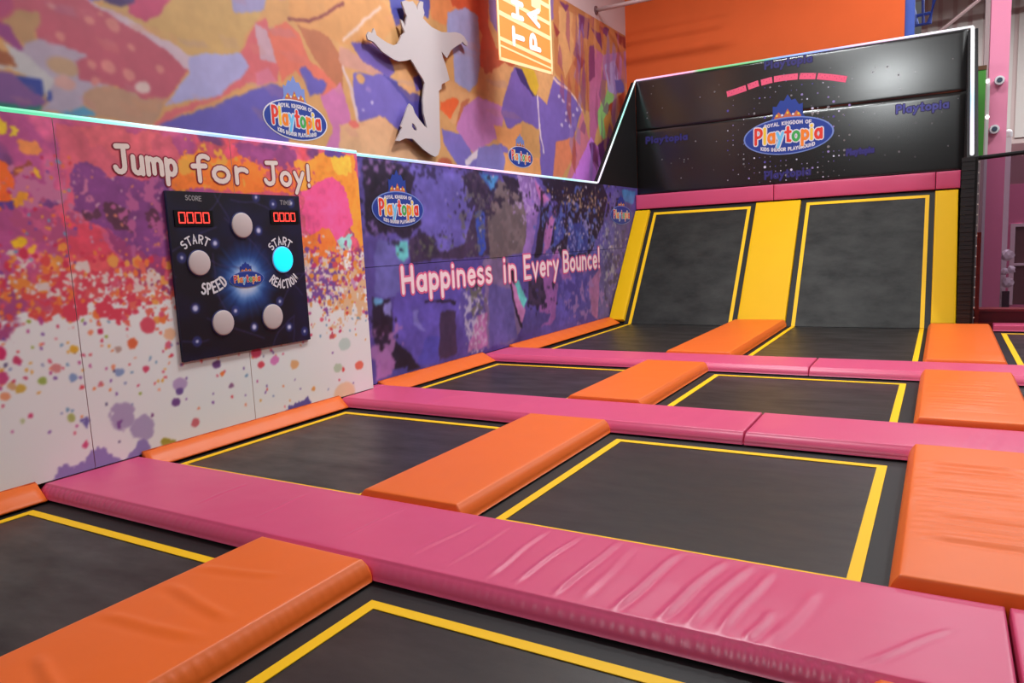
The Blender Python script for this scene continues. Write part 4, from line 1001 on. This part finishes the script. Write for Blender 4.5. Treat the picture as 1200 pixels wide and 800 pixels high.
keep(FRN.mesh('arched_print', sh, [M_RED, mat('banner_dark_pink', (180, 54, 90), .5, .3)], None), ban)
sh = []; q = np.random.RandomState(4)
for i in range(24):
    for j in range(21):
        u, v = 853 + i * 6.2, 101 + j * 5.8 - i * .55
        if ((u - 923) / 56) ** 2 + ((v - 159) / 24) ** 2 < 1 or (abs(u - 923) < 26 and 118 < v < 150): continue
        d = math.hypot((u - 925) / 75, (v - 158) / 62)
        if q.rand() > 1.08 - d * .75: continue
        r = (.010 + .024 * q.rand() ** 3) * (1.2 - .4 * d)
        x, z = bx(u, v); sh.append((ellipse(x, z, r, r, 6), int(q.randint(0, 4)), .002))
for _ in range(70):
    u = 752 + 380 * q.rand(); v = 100 + 118 * q.rand() - (u - 750) * .1
    x, z = bx(u, v)
    if 0 < x < 6.3 and 2.8 < z < 5.2: r = .008 + .012 * q.rand() ** 2; sh.append((ellipse(x, z, r, r, 6), 1, .002))
keep(tag(FRN.mesh('printed_sparkles', sh, [mat('spark_white', (214, 206, 232), .5, .3), mat('spark_grey', (130, 122, 128), .5, .3), mat('spark_violet', (92, 78, 160), .5, .3), mat('spark_lilac', (150, 130, 190), .5, .3)], None), kind='stuff'), ban)
sh = []
for u0, v0, u1, v1, cap, mi in ((757, 168, 806, 163, .13, 0), (896, 81, 952, 72, .15, 0), (896, 210, 950, 204, .15, 0), (1050, 133, 1112, 126, .15, 1), (992, 182, 1024, 178, .11, 0)):
    (xa, za), (xb, zb) = bx(u0, v0), bx(u1, v1)
    pl = line_place(xa, za, xb, zb, 'Playtopia', cap)
    sh += text_shapes('Playtopia', pl, .030, 2, .0015) + text_shapes('Playtopia', pl, .016, mi, .003)
keep(FRN.mesh('faint_lettering', sh, [mat('dim_blue_print', (52, 46, 120), .5, .3), mat('mid_blue_print', (84, 84, 160), .5, .3), mat('deep_violet_print', (40, 30, 66), .5, .3)], None), ban)

wing = tag(MB().prism([(14.40, ZL + .002), (YB, 5.275), (YB, ZL + .002)], 'x', XP - .10, XP).build('side_wing', M_BAN2), 'black triangular side wall rising above the purple wall', 'wall panel')
side = empty('side_wall', (6.45, 14.45, Z_FLOOR)); tag(side, 'black padded side wall at the outer edge of the ramps, dotted lacing', 'wall panel')
keep(MB().prism([(14.45, Z_FLOOR), (14.45, 2.76), (YB + .05, 5.27), (YB + .05, Z_FLOOR)], 'x', 6.40, 6.56).build('board', M_BAN2), side)
post = MB(); nseg = 40
for k in range(nseg):
    z0 = -.1 + 2.86 * k / nseg; post.box(6.335 - .004 * (k % 2), 6.52, 14.40 - .012 * (k % 2), 14.448, z0, z0 + 2.86 / nseg - .004)
keep(post.build('padded_edge', mat('black_gathered_vinyl', (26, 22, 24), .45, .4)), side)
M_DOT = mat('white_lacing', (190, 176, 170), .6, .3)
for k in range(16):
    z = .12 + 2.55 * k / 15
    keep(MB().disc((6.575, 14.44, z), (0, -1, 0), .012, .01, 8).build('lacing_eyelet', M_DOT), side)

# ---------------------------------------------------------------- coloured light strips
def led(label, pts, stops, r=.02):
    """pts: polyline; stops: (fraction, sRGB) along it"""
    P_ = [Vector(p) for p in pts]; Ls = [0]
    for a, b in zip(P_, P_[1:]): Ls.append(Ls[-1] + (b - a).length)
    T = Ls[-1]; n = max(12, int(T / .12)); line = []
    for i in range(n + 1):
        s = T * i / n; k = max(j for j in range(len(P_) - 1) if Ls[j] <= s + 1e-6)
        line.append(P_[k].lerp(P_[k + 1], min(1, (s - Ls[k]) / (Ls[k + 1] - Ls[k]))))
    mb = MB().tube(line, r, 6); o = obj('light_strip', mb.v, mb.f, M_LED)
    ca = o.data.color_attributes.new('led', 'FLOAT_COLOR', 'POINT'); cols = []
    for i in range(n + 1):
        f = i / n
        for (fa, c1), (fb, c2) in zip(stops, stops[1:]):
            if fa <= f <= fb + 1e-6:
                w = (f - fa) / max(1e-6, fb - fa); c = [a * (1 - w) + b * w for a, b in zip(c1, c2)]; break
        cols += list(lin(c)) * 6
    ca.data.foreach_set('color', cols)
    return tag(o, label, 'light strip')
GRN, CYN, WHT, BLU, PNK, LIL = (110, 235, 190), (150, 235, 235), (235, 235, 240), (150, 200, 245), (250, 170, 215), (225, 205, 240)
led('glowing light strip along the top of the splash wall', [(XW - .01, 1.66, ZL + .02), (XW - .01, 6.88, ZL + .02)], [(0, (40, 190, 130)), (.3, (70, 215, 160)), (.42, CYN), (.52, WHT), (.62, BLU), (.68, BLU), (.70, PNK), (.86, LIL), (.95, CYN), (1, CYN)])
led('glowing light strip along the top of the purple wall', [(XP - .0, 6.90, ZL + .022), (XP, 14.38, ZL + .022)], [(0, CYN), (.15, BLU), (.3, PNK), (.55, LIL), (.8, CYN), (1, WHT)])
led('glowing light strip up the slanted edge of the black side wing', [(XP + .015, 14.40, ZL + .03), (XP + .015, YB - .03, 5.29)], [(0, LIL), (.3, WHT), (.55, (130, 220, 200)), (.8, CYN), (1, WHT)])
led('glowing light strip along the top of the badge banner', [(XP + .03, YB - .02, ZB1 + .015), (6.48, YB - .02, ZB1 + .015)], [(0, LIL), (.12, PNK), (.2, PNK), (.22, (60, 190, 110)), (.42, (70, 190, 120)), (.48, (90, 160, 240)), (.6, (130, 170, 245)), (.72, LIL), (1, WHT)])
led('glowing white light strip down the black side wall edge', [(6.47, YB - .03, 5.28), (6.47, 14.42, 2.80)], [(0, WHT), (.4, WHT), (.6, BLU), (.8, LIL), (1, WHT)], .03)

# ---------------------------------------------------------------- jumping figure cut-out on the mural
fig = [(283,8),(300,2),(318,8),(335,5),(350,25),(357,48),(362,20),(372,5),(385,10),(383,35),(390,60),(383,85),(400,105),(425,128),(470,150),(505,152),(535,150),(560,158),(575,170),(590,195),(592,215),(580,210),(568,195),(560,205),(540,215),(515,235),(505,255),(495,272),(480,255),(470,240),(475,265),(488,300),(500,345),(508,375),(490,385),(470,395),(470,415),(458,425),(460,520),(462,600),(465,690),(455,725),(440,735),(420,725),(385,700),(355,670),(335,650),(300,648),(275,660),(258,660),(270,635),(285,600),(280,590),(295,550),(310,505),(320,485),(335,500),(345,530),(365,560),(390,590),(402,600),(395,570),(385,530),(382,470),(388,415),(392,390),(380,365),(360,335),(340,300),(325,278),(300,285),(270,288),(245,278),(215,258),(190,240),(165,210),(150,195),(125,185),(120,165),(128,148),(145,155),(152,132),(160,145),(165,165),(185,180),(215,200),(245,212),(265,205),(275,185),(283,165),(298,152),(285,120),(278,90),(290,100),(300,125),(303,100),(308,75),(300,60),(292,35)]
hole = [(331,577),(340,580),(355,605),(352,614),(340,606),(332,594)]
XF = XM + .11
out2 = [at(400 + a / 4, b / 4, x=XF) for a, b in fig]; in2 = [at(400 + a / 4, b / 4, x=XF) for a, b in hole]
tri = tessellate_polygon([[Vector((p.y, p.z, 0)) for p in out2], [Vector((p.y, p.z, 0)) for p in in2]])
allp = out2 + in2; n = len(allp); no = len(out2); cx0 = Vector((XF, 8.6, 3.0))
V = [(p.x, p.y, p.z) for p in allp] + [(p.x - .025, p.y, p.z) for p in allp]
F = [tuple(t) for t in tri] + [tuple(n + i for i in t[::-1]) for t in tri]
for lo, hi in ((0, no), (no, n)):
    for i in range(lo, hi): j = lo + (i + 1 - lo) % (hi - lo); F.append((i, j, n + j, n + i))
root = empty('figure_cutout', (XM, 8.6, 3.0)); tag(root, 'pale jumping-person silhouette cut-out mounted off the mural wall', 'cutout')
fo = obj('silhouette', V, F, mat('pale_cutout_paint', (188, 176, 178), .6, .3)); keep(fo, root)
bmx = bmesh.new(); bmx.from_mesh(fo.data); bmesh.ops.recalc_face_normals(bmx, faces=bmx.faces); bmx.to_mesh(fo.data); bmx.free()
for u, v in ((490, 40), (505, 95), (512, 150)):
    p = at(u, v, x=XF); keep(MB().tube([(XM + .016, p.y, p.z), (XF - .025, p.y, p.z)], .02, 8).build('standoff', M_FRAME), root)

# ---------------------------------------------------------------- hanging banner
a_, b_ = at(585, 70, x=.20), at(648, 88, x=.36); zb = (a_.z + b_.z) / 2; Rb = Vector((b_.x - a_.x, b_.y - a_.y, 0)); wb = Rb.length; Rb.normalize()
hb = empty('hanging_banner', (a_.x, a_.y, zb)); tag(hb, 'orange hanging banner with pale stripes and sideways white letters', 'banner')
Hb = 2.6; Nb = Rb.cross(Vector((0, 0, 1)))
FRH = Frame((a_.x, a_.y, zb), Rb, (0, 0, 1), Nb)
V = []
for h in (0, -.01): V += [FRH.p(0, 0, h), FRH.p(wb, 0, h), FRH.p(wb, Hb, h), FRH.p(0, Hb, h)]
M_BO = mat('banner_orange', (252, 142, 64), .6, .3)
keep(obj('cloth', V, [(0, 1, 2, 3), (7, 6, 5, 4), (0, 4, 5, 1), (1, 5, 6, 2), (2, 6, 7, 3), (3, 7, 4, 0)], M_BO), hb)
M_BC = mat('banner_cream', (255, 214, 160), .6, .3); M_BWH = mat('banner_white', (245, 236, 240), .6, .3)
sh = [([(0, 0), (wb, 0), (wb, .05), (0, .05)], 0, .002), ([(0, 0), (.05, 0), (.05, Hb), (0, Hb)], 0, .002), ([(wb - .05, 0), (wb, 0), (wb, Hb), (wb - .05, Hb)], 0, .002)]
for z, t in ((.16, .03), (.25, .06), (.62, .07), (.86, .06), (1.12, .07)): sh.append(([(0, z + .05), (wb, z - .08), (wb, z + t - .08), (0, z + t + .05)], 0, .003))
sh.append(([(.05, 1.0), (wb * .3, .98), (wb * .5, 1.3), (.05, 2.0)], 0, .004)); sh.append(([(wb * .62, .98), (wb * .8, .95), (wb * .8, 1.3), (wb * .62, 1.2)], 0, .004))
keep(FRH.mesh('stripes', sh, [M_BC], None), hb)
for t, base in (('TH', .66), ('PA', 1.12)):
    for k, c in enumerate(t):
        s0 = .30 + k * .40
        keep(FRH.mesh('letter', text_shapes(c, lambda s, v: (base - v * .26, s0 + s * .46), .04, 0, .006), [M_BWH], None), hb)
keep(MB().tube([FRH.p(-.05, Hb, -.005), FRH.p(wb + .05, Hb, -.005)], .025, 8).build('rod', M_TRUSS), hb)
for k in (.1, .9): keep(MB().tube([FRH.p(wb * k, Hb, -.005), FRH.p(wb * k, 9.0 - zb, -.005)], .006, 5).build('wire', M_TRUSS), hb)

# ---------------------------------------------------------------- game board
XG = .035
g = empty('game_board', (XW, 5.08, .76)); tag(g, 'black reaction game board with round pads and red digits on the splash wall', 'game board')
GY0, GY1, GZ0, GZ1 = 4.268, 5.868, .752, 2.322
G = Print(GY0 - .02, GY1 + .02, GZ0 - .02, GZ1 + .02, .0088, (24, 19, 32))
gx, gz = at(289, 328, x=XG).y, at(289, 328, x=XG).z
G.mask((fbm(G.Y, G.Z, .5, 400) - .45) * 4, (28, 26, 62), .8)
dy, dz = G.Y - gx, G.Z - gz; rad = np.hypot(dy, dz); ang = np.arctan2(dz, dy)
ray = .5 + .5 * vnoise(ang * 12 + 50, rad * 3, 1.0, 410)
glow = np.clip(1 - rad / (.30 + .16 * ray), 0, 1)
G.mask(glow * 1.5, (44, 96, 190)); G.mask(np.clip(glow * 2.4 - .95, 0, 1), (150, 190, 236)); G.mask(np.clip(glow * 3.2 - 1.75, 0, 1), (226, 224, 236))
q = np.random.RandomState(9)
for _ in range(16):
    y_, z_ = GY0 + (GY1 - GY0) * q.rand(), GZ0 + (GZ1 - GZ0) * q.rand(); pts = [(y_, z_)]; a = q.rand() * 6.3
    for _k in range(8): a += (q.rand() - .5) * .7; y_ += .09 * math.cos(a); z_ += .09 * math.sin(a); pts.append((y_, z_))
    G.line(pts, .012, (66, 58, 110), .7)
for u, v, r in ((252, 285, 3), (303, 270, 3.4), (229, 361, 3.6), (276, 364, 2.4), (298, 383, 3.4), (339, 383, 3.2), (231, 400, 2), (341, 238, 2.4), (300, 231, 2), (213, 302, 2), (328, 353, 2), (357, 388, 2), (320, 239, 2)):
    p = at(u, v, x=XG); G.disc(p.y, p.z, .05, .05, (60, 70, 150), .6); G.disc(p.y, p.z, .0095 * r * .8, .0095 * r * .8, (206, 206, 240))
keep(G.board('panel', XG, GY0, GY1, GZ0, GZ1, None, XG - .002), g)
FRG = Frame((XG, 0, 0), (0, 1, 0), (0, 0, 1), (1, 0, 0))
M_PADW = mat('grey_touch_disc', (204, 190, 190), .45, .4); M_CY = mat('cyan_lit_disc', (20, 215, 245), .4, .3, emit=.9); M_RIM = mat('disc_rim', (60, 60, 110), .4, .4)
for u, v, ru, lit in ((283, 264, 12.5, 0), (233, 308, 13.5, 0), (331, 304, 11, 1), (261, 378, 13, 0), (319, 371, 11.5, 0)):
    p = at(u, v, x=XG); rad_ = abs(at(u, v - 14.7, x=XG).z - p.z)
    rim = keep(MB().disc((XG, p.y, p.z), (1, 0, 0), rad_ * 1.08, .008, 28).build('button_rim', M_RIM if not lit else mat('lit_rim', (150, 170, 230), .4, .4)), g)
    keep(MB().disc((XG + .006, p.y, p.z), (1, 0, 0), rad_, .012, 28, .008).build('touch_button', M_CY if lit else M_PADW, None, True), g)
M_WT = mat('board_white_print', (226, 222, 230), .5, .3); M_DISP = mat('display_black', (8, 6, 8), .3, .5); M_SEG = mat('red_segments', (255, 70, 60), .4, .3, emit=1.1)
sh = []
def by(u, v): p = at(u, v, x=XG); return p.y, p.z
for t, (a, b), R_, mid, und, cap in (('START', by(233, 308), .185, 95, False, .075), ('SPEED', by(240, 303), .235, 285, True, .10), ('START', by(331, 304), .16, 95, False, .075), ('REACTION', by(331, 307), .19, 270, True, .085)):
    pl = arc_place(a, b, R_, mid, t, cap, .16, und) if not und else arc_place(a, b, R_ + cap, mid, t, cap, .14, True)
    keep(FRG.mesh('word', text_shapes(t, pl, cap * .10, 0, .003, gap=.16 if not und else .14), [M_WT], None), g)
for t, (a, b), (c, d) in (('SCORE', by(217, 234), by(236, 235.5)), ('TIME', by(328, 239.5), by(341, 240))): keep(FRG.mesh('word', text_shapes(t, line_place(a, b, c, d, t, .042), .0045, 0, .003), [mat('board_grey_print', (150, 146, 150), .5, .3)], None), g)
keep(logo_px(FRG, 'x', XG, 289, 327, 40, 19, None, crown='blue', h0=.003, mini=True), g)
def display(p0, p1, frame0, frame1):
    (a0, b0), (a1, b1) = by(*frame0), by(*frame1)
    d = keep(MB().box(XG, XG + .008, a0, a1, b1, b0).build('display', M_DISP), g)
    (y0, z1), (y1, z0) = by(*p0), by(*p1); w = (y1 - y0) / 4; sh = []; t = .0062
    for k in range(4):
        ya, yb_ = y0 + w * (k + .14), y0 + w * (k + .86); zm = (z0 + z1) / 2
        segs = [[(ya, z1), (yb_, z1)], [(ya, z0), (yb_, z0)], [(ya, z1 - .01), (ya, zm + .006)], [(ya, zm - .006), (ya, z0 + .01)], [(yb_, z1 - .01), (yb_, zm + .006)], [(yb_, zm - .006), (yb_, z0 + .01)]]
        sh += stroke_shapes(segs, t, 0, .0095, 6)
    o = FRG.mesh('digits', sh, [M_SEG], d)
display((207, 249), (246, 261), (203, 246), (250, 265)); display((319, 249.5), (346, 259), (316, 246), (350, 262))

# ---------------------------------------------------------------- pipe high on the wall
pp = at(698, 12, x=XM); qq = at(790, -8, y=pp.y)
t = MB().tube([pp, qq + Vector((.8, 0, 0))], .045, 10).build('sprinkler_pipe', mat('pale_pipe', (206, 178, 178), .5, .4), None, True); tag(t, 'pale sprinkler pipe coming out of the wall above the mural', 'pipe')
MB().disc((XM, pp.y, pp.z), (1, 0, 0), .09, .03, 16).build('flange', mat('dark_flange', (120, 80, 84), .5, .4), t)

# ---------------------------------------------------------------- beyond the ramp
M_PP = mat('pink_post_paint', (240, 142, 176), .5, .4); M_BLUE = mat('blue_steel', (52, 82, 176), .45, .4)
def col_px(name, u0, u1, y, z0, z1, d, m, v=100):
    a = at(u0, v, y=y).x; b = at(u1, v, y=y).x
    return MB().box(a, b, y, y + d, z0, z1).build(name, m), a, b
o, a, b = col_px('blue_column', 1059, 1072, 17.5, Z_FLOOR, 9.0, .25, M_BLUE, 15); tag(o, 'blue steel column at the end of the orange wall', 'column')
yh = 19.5; hexa = [at(u, v, y=yh) for u, v in ((1062, -60), (1066, -5), (1074, 30), (1089, 27), (1096, -5), (1098, -60))]
bf = empty('climbing_frame', hexa[2]); tag(bf, 'blue tubular frame hanging beside the blue column', 'frame')
keep(MB().tube(hexa, .055, 8, closed=True).build('outer_tube', M_BLUE), bf)
keep(MB().tube([at(1081, -55, y=yh), at(1082, 27, y=yh)], .03, 8).build('bar', M_BLUE), bf); keep(MB().tube([at(1072, 19, y=yh), at(1091, 15, y=yh)], .035, 8).build('bar', M_BLUE), bf)
keep(MB().tube([hexa[0], (hexa[0].x, yh, 9.0)], .03, 8).build('hanger', M_BLUE), bf)
br = MB().tube([at(1098, 40, y=24), at(1150, -2, y=24)], .05, 6).build('diagonal_brace', mat('dark_brace', (84, 66, 66), .7, .2)); tag(br, 'thin dark diagonal brace under the roof behind the ramp', 'brace')
o, a, b = col_px('grey_column', 1152, 1162, 19.5, Z_FLOOR, 9.0, .3, mat('grey_column_paint', (178, 168, 166), .6, .3)); tag(o, 'grey column just behind the pink post', 'column')
yp = 18.2
pk = MB(); xa, xb = at(1159, 90, y=yp).x, at(1182, 90, y=yp).x; pk.box(xa, xb, yp, yp + .45, Z_FLOOR, 9.0)
pko = pk.build('pink_post', M_PP); tag(pko, 'tall pink square post carrying two white spot lamps', 'column')
M_SPW = mat('spot_white', (232, 226, 232), .4, .4); M_SPD = mat('spot_lens', (70, 80, 100), .2, .6)
for u, v, lab in ((1171, 95, 'upper white spot lamp on the pink post'), (1165, 152, 'lower white spot lamp on the pink post')):
    p = at(u, v, y=yp); s = empty('spot_lamp', p); tag(s, lab, 'lamp')
    keep(MB().disc((p.x, yp + .003, p.z), (0, -1, 0), .09, .14, 16).build('housing', M_SPW), s)
    keep(MB().disc((p.x, yp - .141, p.z), (0, -1, 0), .05, .012, 12).build('lens', M_SPD), s)
o, a, b = col_px('green_panel', 1143.5, 1154, 17.6, at(1150, 183, y=17.6).z, at(1150, 82, y=17.6).z, .06, mat('green_board', (84, 158, 66), .5, .3), 130); tag(o, 'narrow green board between the black side wall and pink post', 'board')
MB().box(a + .03, a + .10, 17.61, 17.65, Z_FLOOR, at(1150, 183, y=17.6).z).build('support_post', mat('grey_support', (130, 116, 120), .5, .3), o)
MB().box(a - .01, b + .01, 17.59, 17.67, at(1150, 82, y=17.6).z, at(1150, 77, y=17.6).z).build('cap', mat('brown_cap', (110, 74, 50), .6, .3), o)
o, a, b = col_px('white_rail_post', 1155.5, 1159, 17.9, Z_FLOOR, at(1157, 92, y=17.9).z, .06, mat('white_paint', (222, 214, 218), .4, .4), 130); tag(o, 'slim white post with two small bulbs beside the green board', 'post')
M_BULB = mat('bulb_glow', (255, 250, 245), .3, .4, emit=3)
for v in (95, 137): p = at(1157, v, y=17.88); MB().disc((p.x, 17.9, p.z), (0, -1, 0), .035, .02, 12, .02).build('bulb', M_BULB, o)
# the play room beyond
yr = 22.5; M_RP = mat('rose_wall_paint', (206, 118, 152), .7, .3)
pr = MB(); x0 = at(1148, 300, y=yr).x; zt = at(1190, 216, y=yr).z
zs = at(1190, 262, y=yr).z; zs0 = at(1190, 357, y=yr).z; xs0 = at(1183, 300, y=yr).x
pr.box(x0, xs0, yr, yr + .15, Z_FLOOR, zt).box(xs0, xs0 + 1.6, yr, yr + .15, zs, zt).box(xs0, xs0 + 1.6, yr, yr + .15, Z_FLOOR, zs0).box(xs0 + 1.6, 16, yr, yr + .15, Z_FLOOR, zt)
wr_ = tag(pr.build('wall_inner', M_RP), kind='structure')
tag(MB().box(x0, 16, yr + .02, yr + .13, zt, zt + 1.0).build('trim_1', mat('mauve_band', (150, 112, 118), .7, .3)), kind='structure')
w = empty('window_1', (xs0, yr, zs0)); w['kind'] = 'structure'
M_WF = mat('white_frame', (222, 206, 212), .5, .3)
keep(MB().box(xs0, xs0 + .1, yr - .03, yr + .16, zs0, zs).box(xs0 + .1, xs0 + 1.5, yr - .03, yr + .16, zs - .08, zs).box(xs0 + .1, xs0 + 1.5, yr - .03, yr + .16, (zs + zs0) / 2 - .03, (zs + zs0) / 2 + .03).box(xs0 + 1.5, xs0 + 1.6, yr - .03, yr + .16, zs0, zs).build('window_frame', M_WF), w)
keep(MB().box(xs0 + .1, xs0 + 1.5, yr + .07, yr + .08, zs0, zs - .08).build('pane', mat('brown_glass', (112, 84, 84), .15, .5)), w)
yf = 20.0; x0 = at(1180, 300, y=yf).x; z0_, z1_ = at(1180, 362, y=yf).z, at(1180, 296, y=yf).z
fs = empty('display_stand', (x0, yf, Z_FLOOR)); tag(fs, 'slim dark stand holding white ornaments in front of the rose wall', 'stand')
keep(MB().box(x0 - .06, x0 + .08, yf, yf + .12, Z_FLOOR, z0_ + .4).build('pedestal', mat('dark_pedestal', (60, 48, 56), .5, .3)), fs)
keep(MB().box(x0 - .18, x0 - .10, yf, yf + .05, Z_FLOOR, z1_).build('upright', mat('grey_upright', (170, 160, 166), .5, .3)), fs)
keep(MB().box(x0 - .12, x0 + .0, yf, yf + .04, z1_ - .5, z1_ - .46).build('arm', mat('grey_upright', (170, 160, 166), .5, .3)), fs)
for u, v, r in ((1181, 299, .13), (1185, 316, .09), (1181, 331, .12), (1178, 318, .08)):
    p = at(u, v, y=yf); bm = bmesh.new(); bmesh.ops.create_icosphere(bm, subdivisions=2, radius=r)
    for vv in bm.verts: vv.co *= 1 + .18 * math.sin(vv.co.x * 60) * math.cos(vv.co.z * 50)
    me = bpy.data.meshes.new('ornament'); bm.to_mesh(me); bm.free(); me.materials.append(M_SPW)
    oo = link(bpy.data.objects.new('ornament', me)); oo.location = p + Vector((0, .06, 0)); keep(oo, fs)
# low red bench wall and the see-through screen at the end of the outer trampoline
yn = 14.95; zr0, zr1 = -.3, at(1180, 362, y=yn).z
lw = MB().box(6.60, 12, yn, yn + .3, Z_FLOOR, zr1 - .04).build('low_wall', mat('dark_red_vinyl', (140, 50, 46), .45, .4)); tag(lw, 'low dark red padded wall beside the black side wall', 'wall panel')
MB().box(6.59, 12, yn - .02, yn + .32, zr1 - .04, zr1).build('coping', mat('red_coping', (186, 84, 76), .4, .4), lw)
MB().box(6.60, 6.66, yn - .06, yn - .01, -.1, at(1147, 272, y=yn).z).build('corner_strip', mat('orange_red_strip', (196, 84, 56), .5, .3), lw)
zr = at(1170, 182, y=14.7).z
net = empty('safety_screen', (6.6, 14.7, 0)); tag(net, 'smoked see-through safety screen under a dark rail beside the black side wall', 'screen')
M_NET = mat('black_cord', (24, 20, 22), .8, .2)
keep(MB().tube([(6.44, 14.66, at(1140, 186, y=14.66).z), (10, 14.66, at(1200, 178, y=14.66).z + .12)], .035, 8).build('rail', M_NET), net)
M_SMOKE = bpy.data.materials.new('smoked_acrylic'); M_SMOKE.use_nodes = True
nt = M_SMOKE.node_tree; tr = nt.nodes.new('ShaderNodeBsdfTransparent'); tr.inputs['Color'].default_value = (.74, .64, .72, 1)
mxs = nt.nodes.new('ShaderNodeMixShader'); mxs.inputs[0].default_value = .06; pb = nt.nodes['Principled BSDF']; pb.inputs['Base Color'].default_value = (.12, .09, .11, 1); pb.inputs['Roughness'].default_value = .12
nt.links.new(tr.outputs[0], mxs.inputs[1]); nt.links.new(pb.outputs[0], mxs.inputs[2]); nt.links.new(mxs.outputs[0], nt.nodes['Material Output'].inputs['Surface'])
for k in range(2): keep(MB().box(6.60 + 1.69 * k, 8.27 + 1.69 * k, 14.684, 14.690, .02, zr - .03).build('pane', M_SMOKE), net)
keep(MB().box(9.96, 10.02, 14.63, 14.70, Z_FLOOR, zr + .1).build('end_post', M_NET), net)
# white gallery rail seen over the net
yw = 20.5; p = at(1182, 160, y=yw); r_ = empty('railing_post', (p.x, yw, Z_FLOOR)); tag(r_, 'white turned railing post beside the pink post', 'post')
keep(MB().box(p.x - .06, p.x + .06, yw, yw + .12, Z_FLOOR, p.z).build('shaft', M_SPW), r_); keep(MB().disc((p.x, yw + .06, p.z), (0, 0, 1), .08, .12, 12, .05).build('knob', M_SPW), r_)

# ---------------------------------------------------------------- high-bay lamps
M_HB = mat('lamp_housing', (210, 206, 204), .4, .4, metal=.3); M_DIF = mat('lamp_diffuser', (255, 246, 238), .5, .2, emit=6)
hb0 = None
for x, y, watts, tilt in LAMPS:
    L = empty('flood_lamp' if tilt else 'high_bay_lamp', (x, y, 8.35), (math.radians(tilt), 0, 0))
    if tilt: tag(L, 'tilted flood lamp aimed across the trampolines at the ramp', 'lamp')
    else: tag(L, 'rectangular high-bay ceiling lamp hanging from the roof deck', 'lamp', 'high-bay lamps under the roof')
    if hb0 is None:
        hb0 = [MB().prism([(-.7, 0), (.7, 0), (.6, .1), (-.6, .1)], 'y', -.35, .35).build('housing', M_HB, L), MB().box(-.66, .66, -.31, .31, -.012, -.002).build('diffuser', M_DIF, L), MB().tube([(-.5, 0, .1), (-.5, 0, .65)], .008, 5).tube([(.5, 0, .1), (.5, 0, .65)], .008, 5).build('hanger', M_TRUSS, L)]
    else:
        for h in hb0[:2] if tilt else hb0: c = h.copy(); COL.objects.link(c); c.parent = L
        if tilt: MB().box(-.04, .04, -.04, .04, .08, .14).tube([(0, 0, .12), Matrix.Rotation(-math.radians(tilt), 3, 'X') @ Vector((0, 0, .65)) ], .03, 8).build('bracket', M_TRUSS, L)
    ld = bpy.data.lights.new('lamp_light', 'AREA'); ld.shape = 'RECTANGLE'; ld.size = 1.3; ld.size_y = .6
    ld.energy = watts; ld.color = LAMP_TINT
    lo = bpy.data.objects.new('lamp_light', ld); COL.objects.link(lo); lo.parent = L; lo.location = (0, 0, -.03)
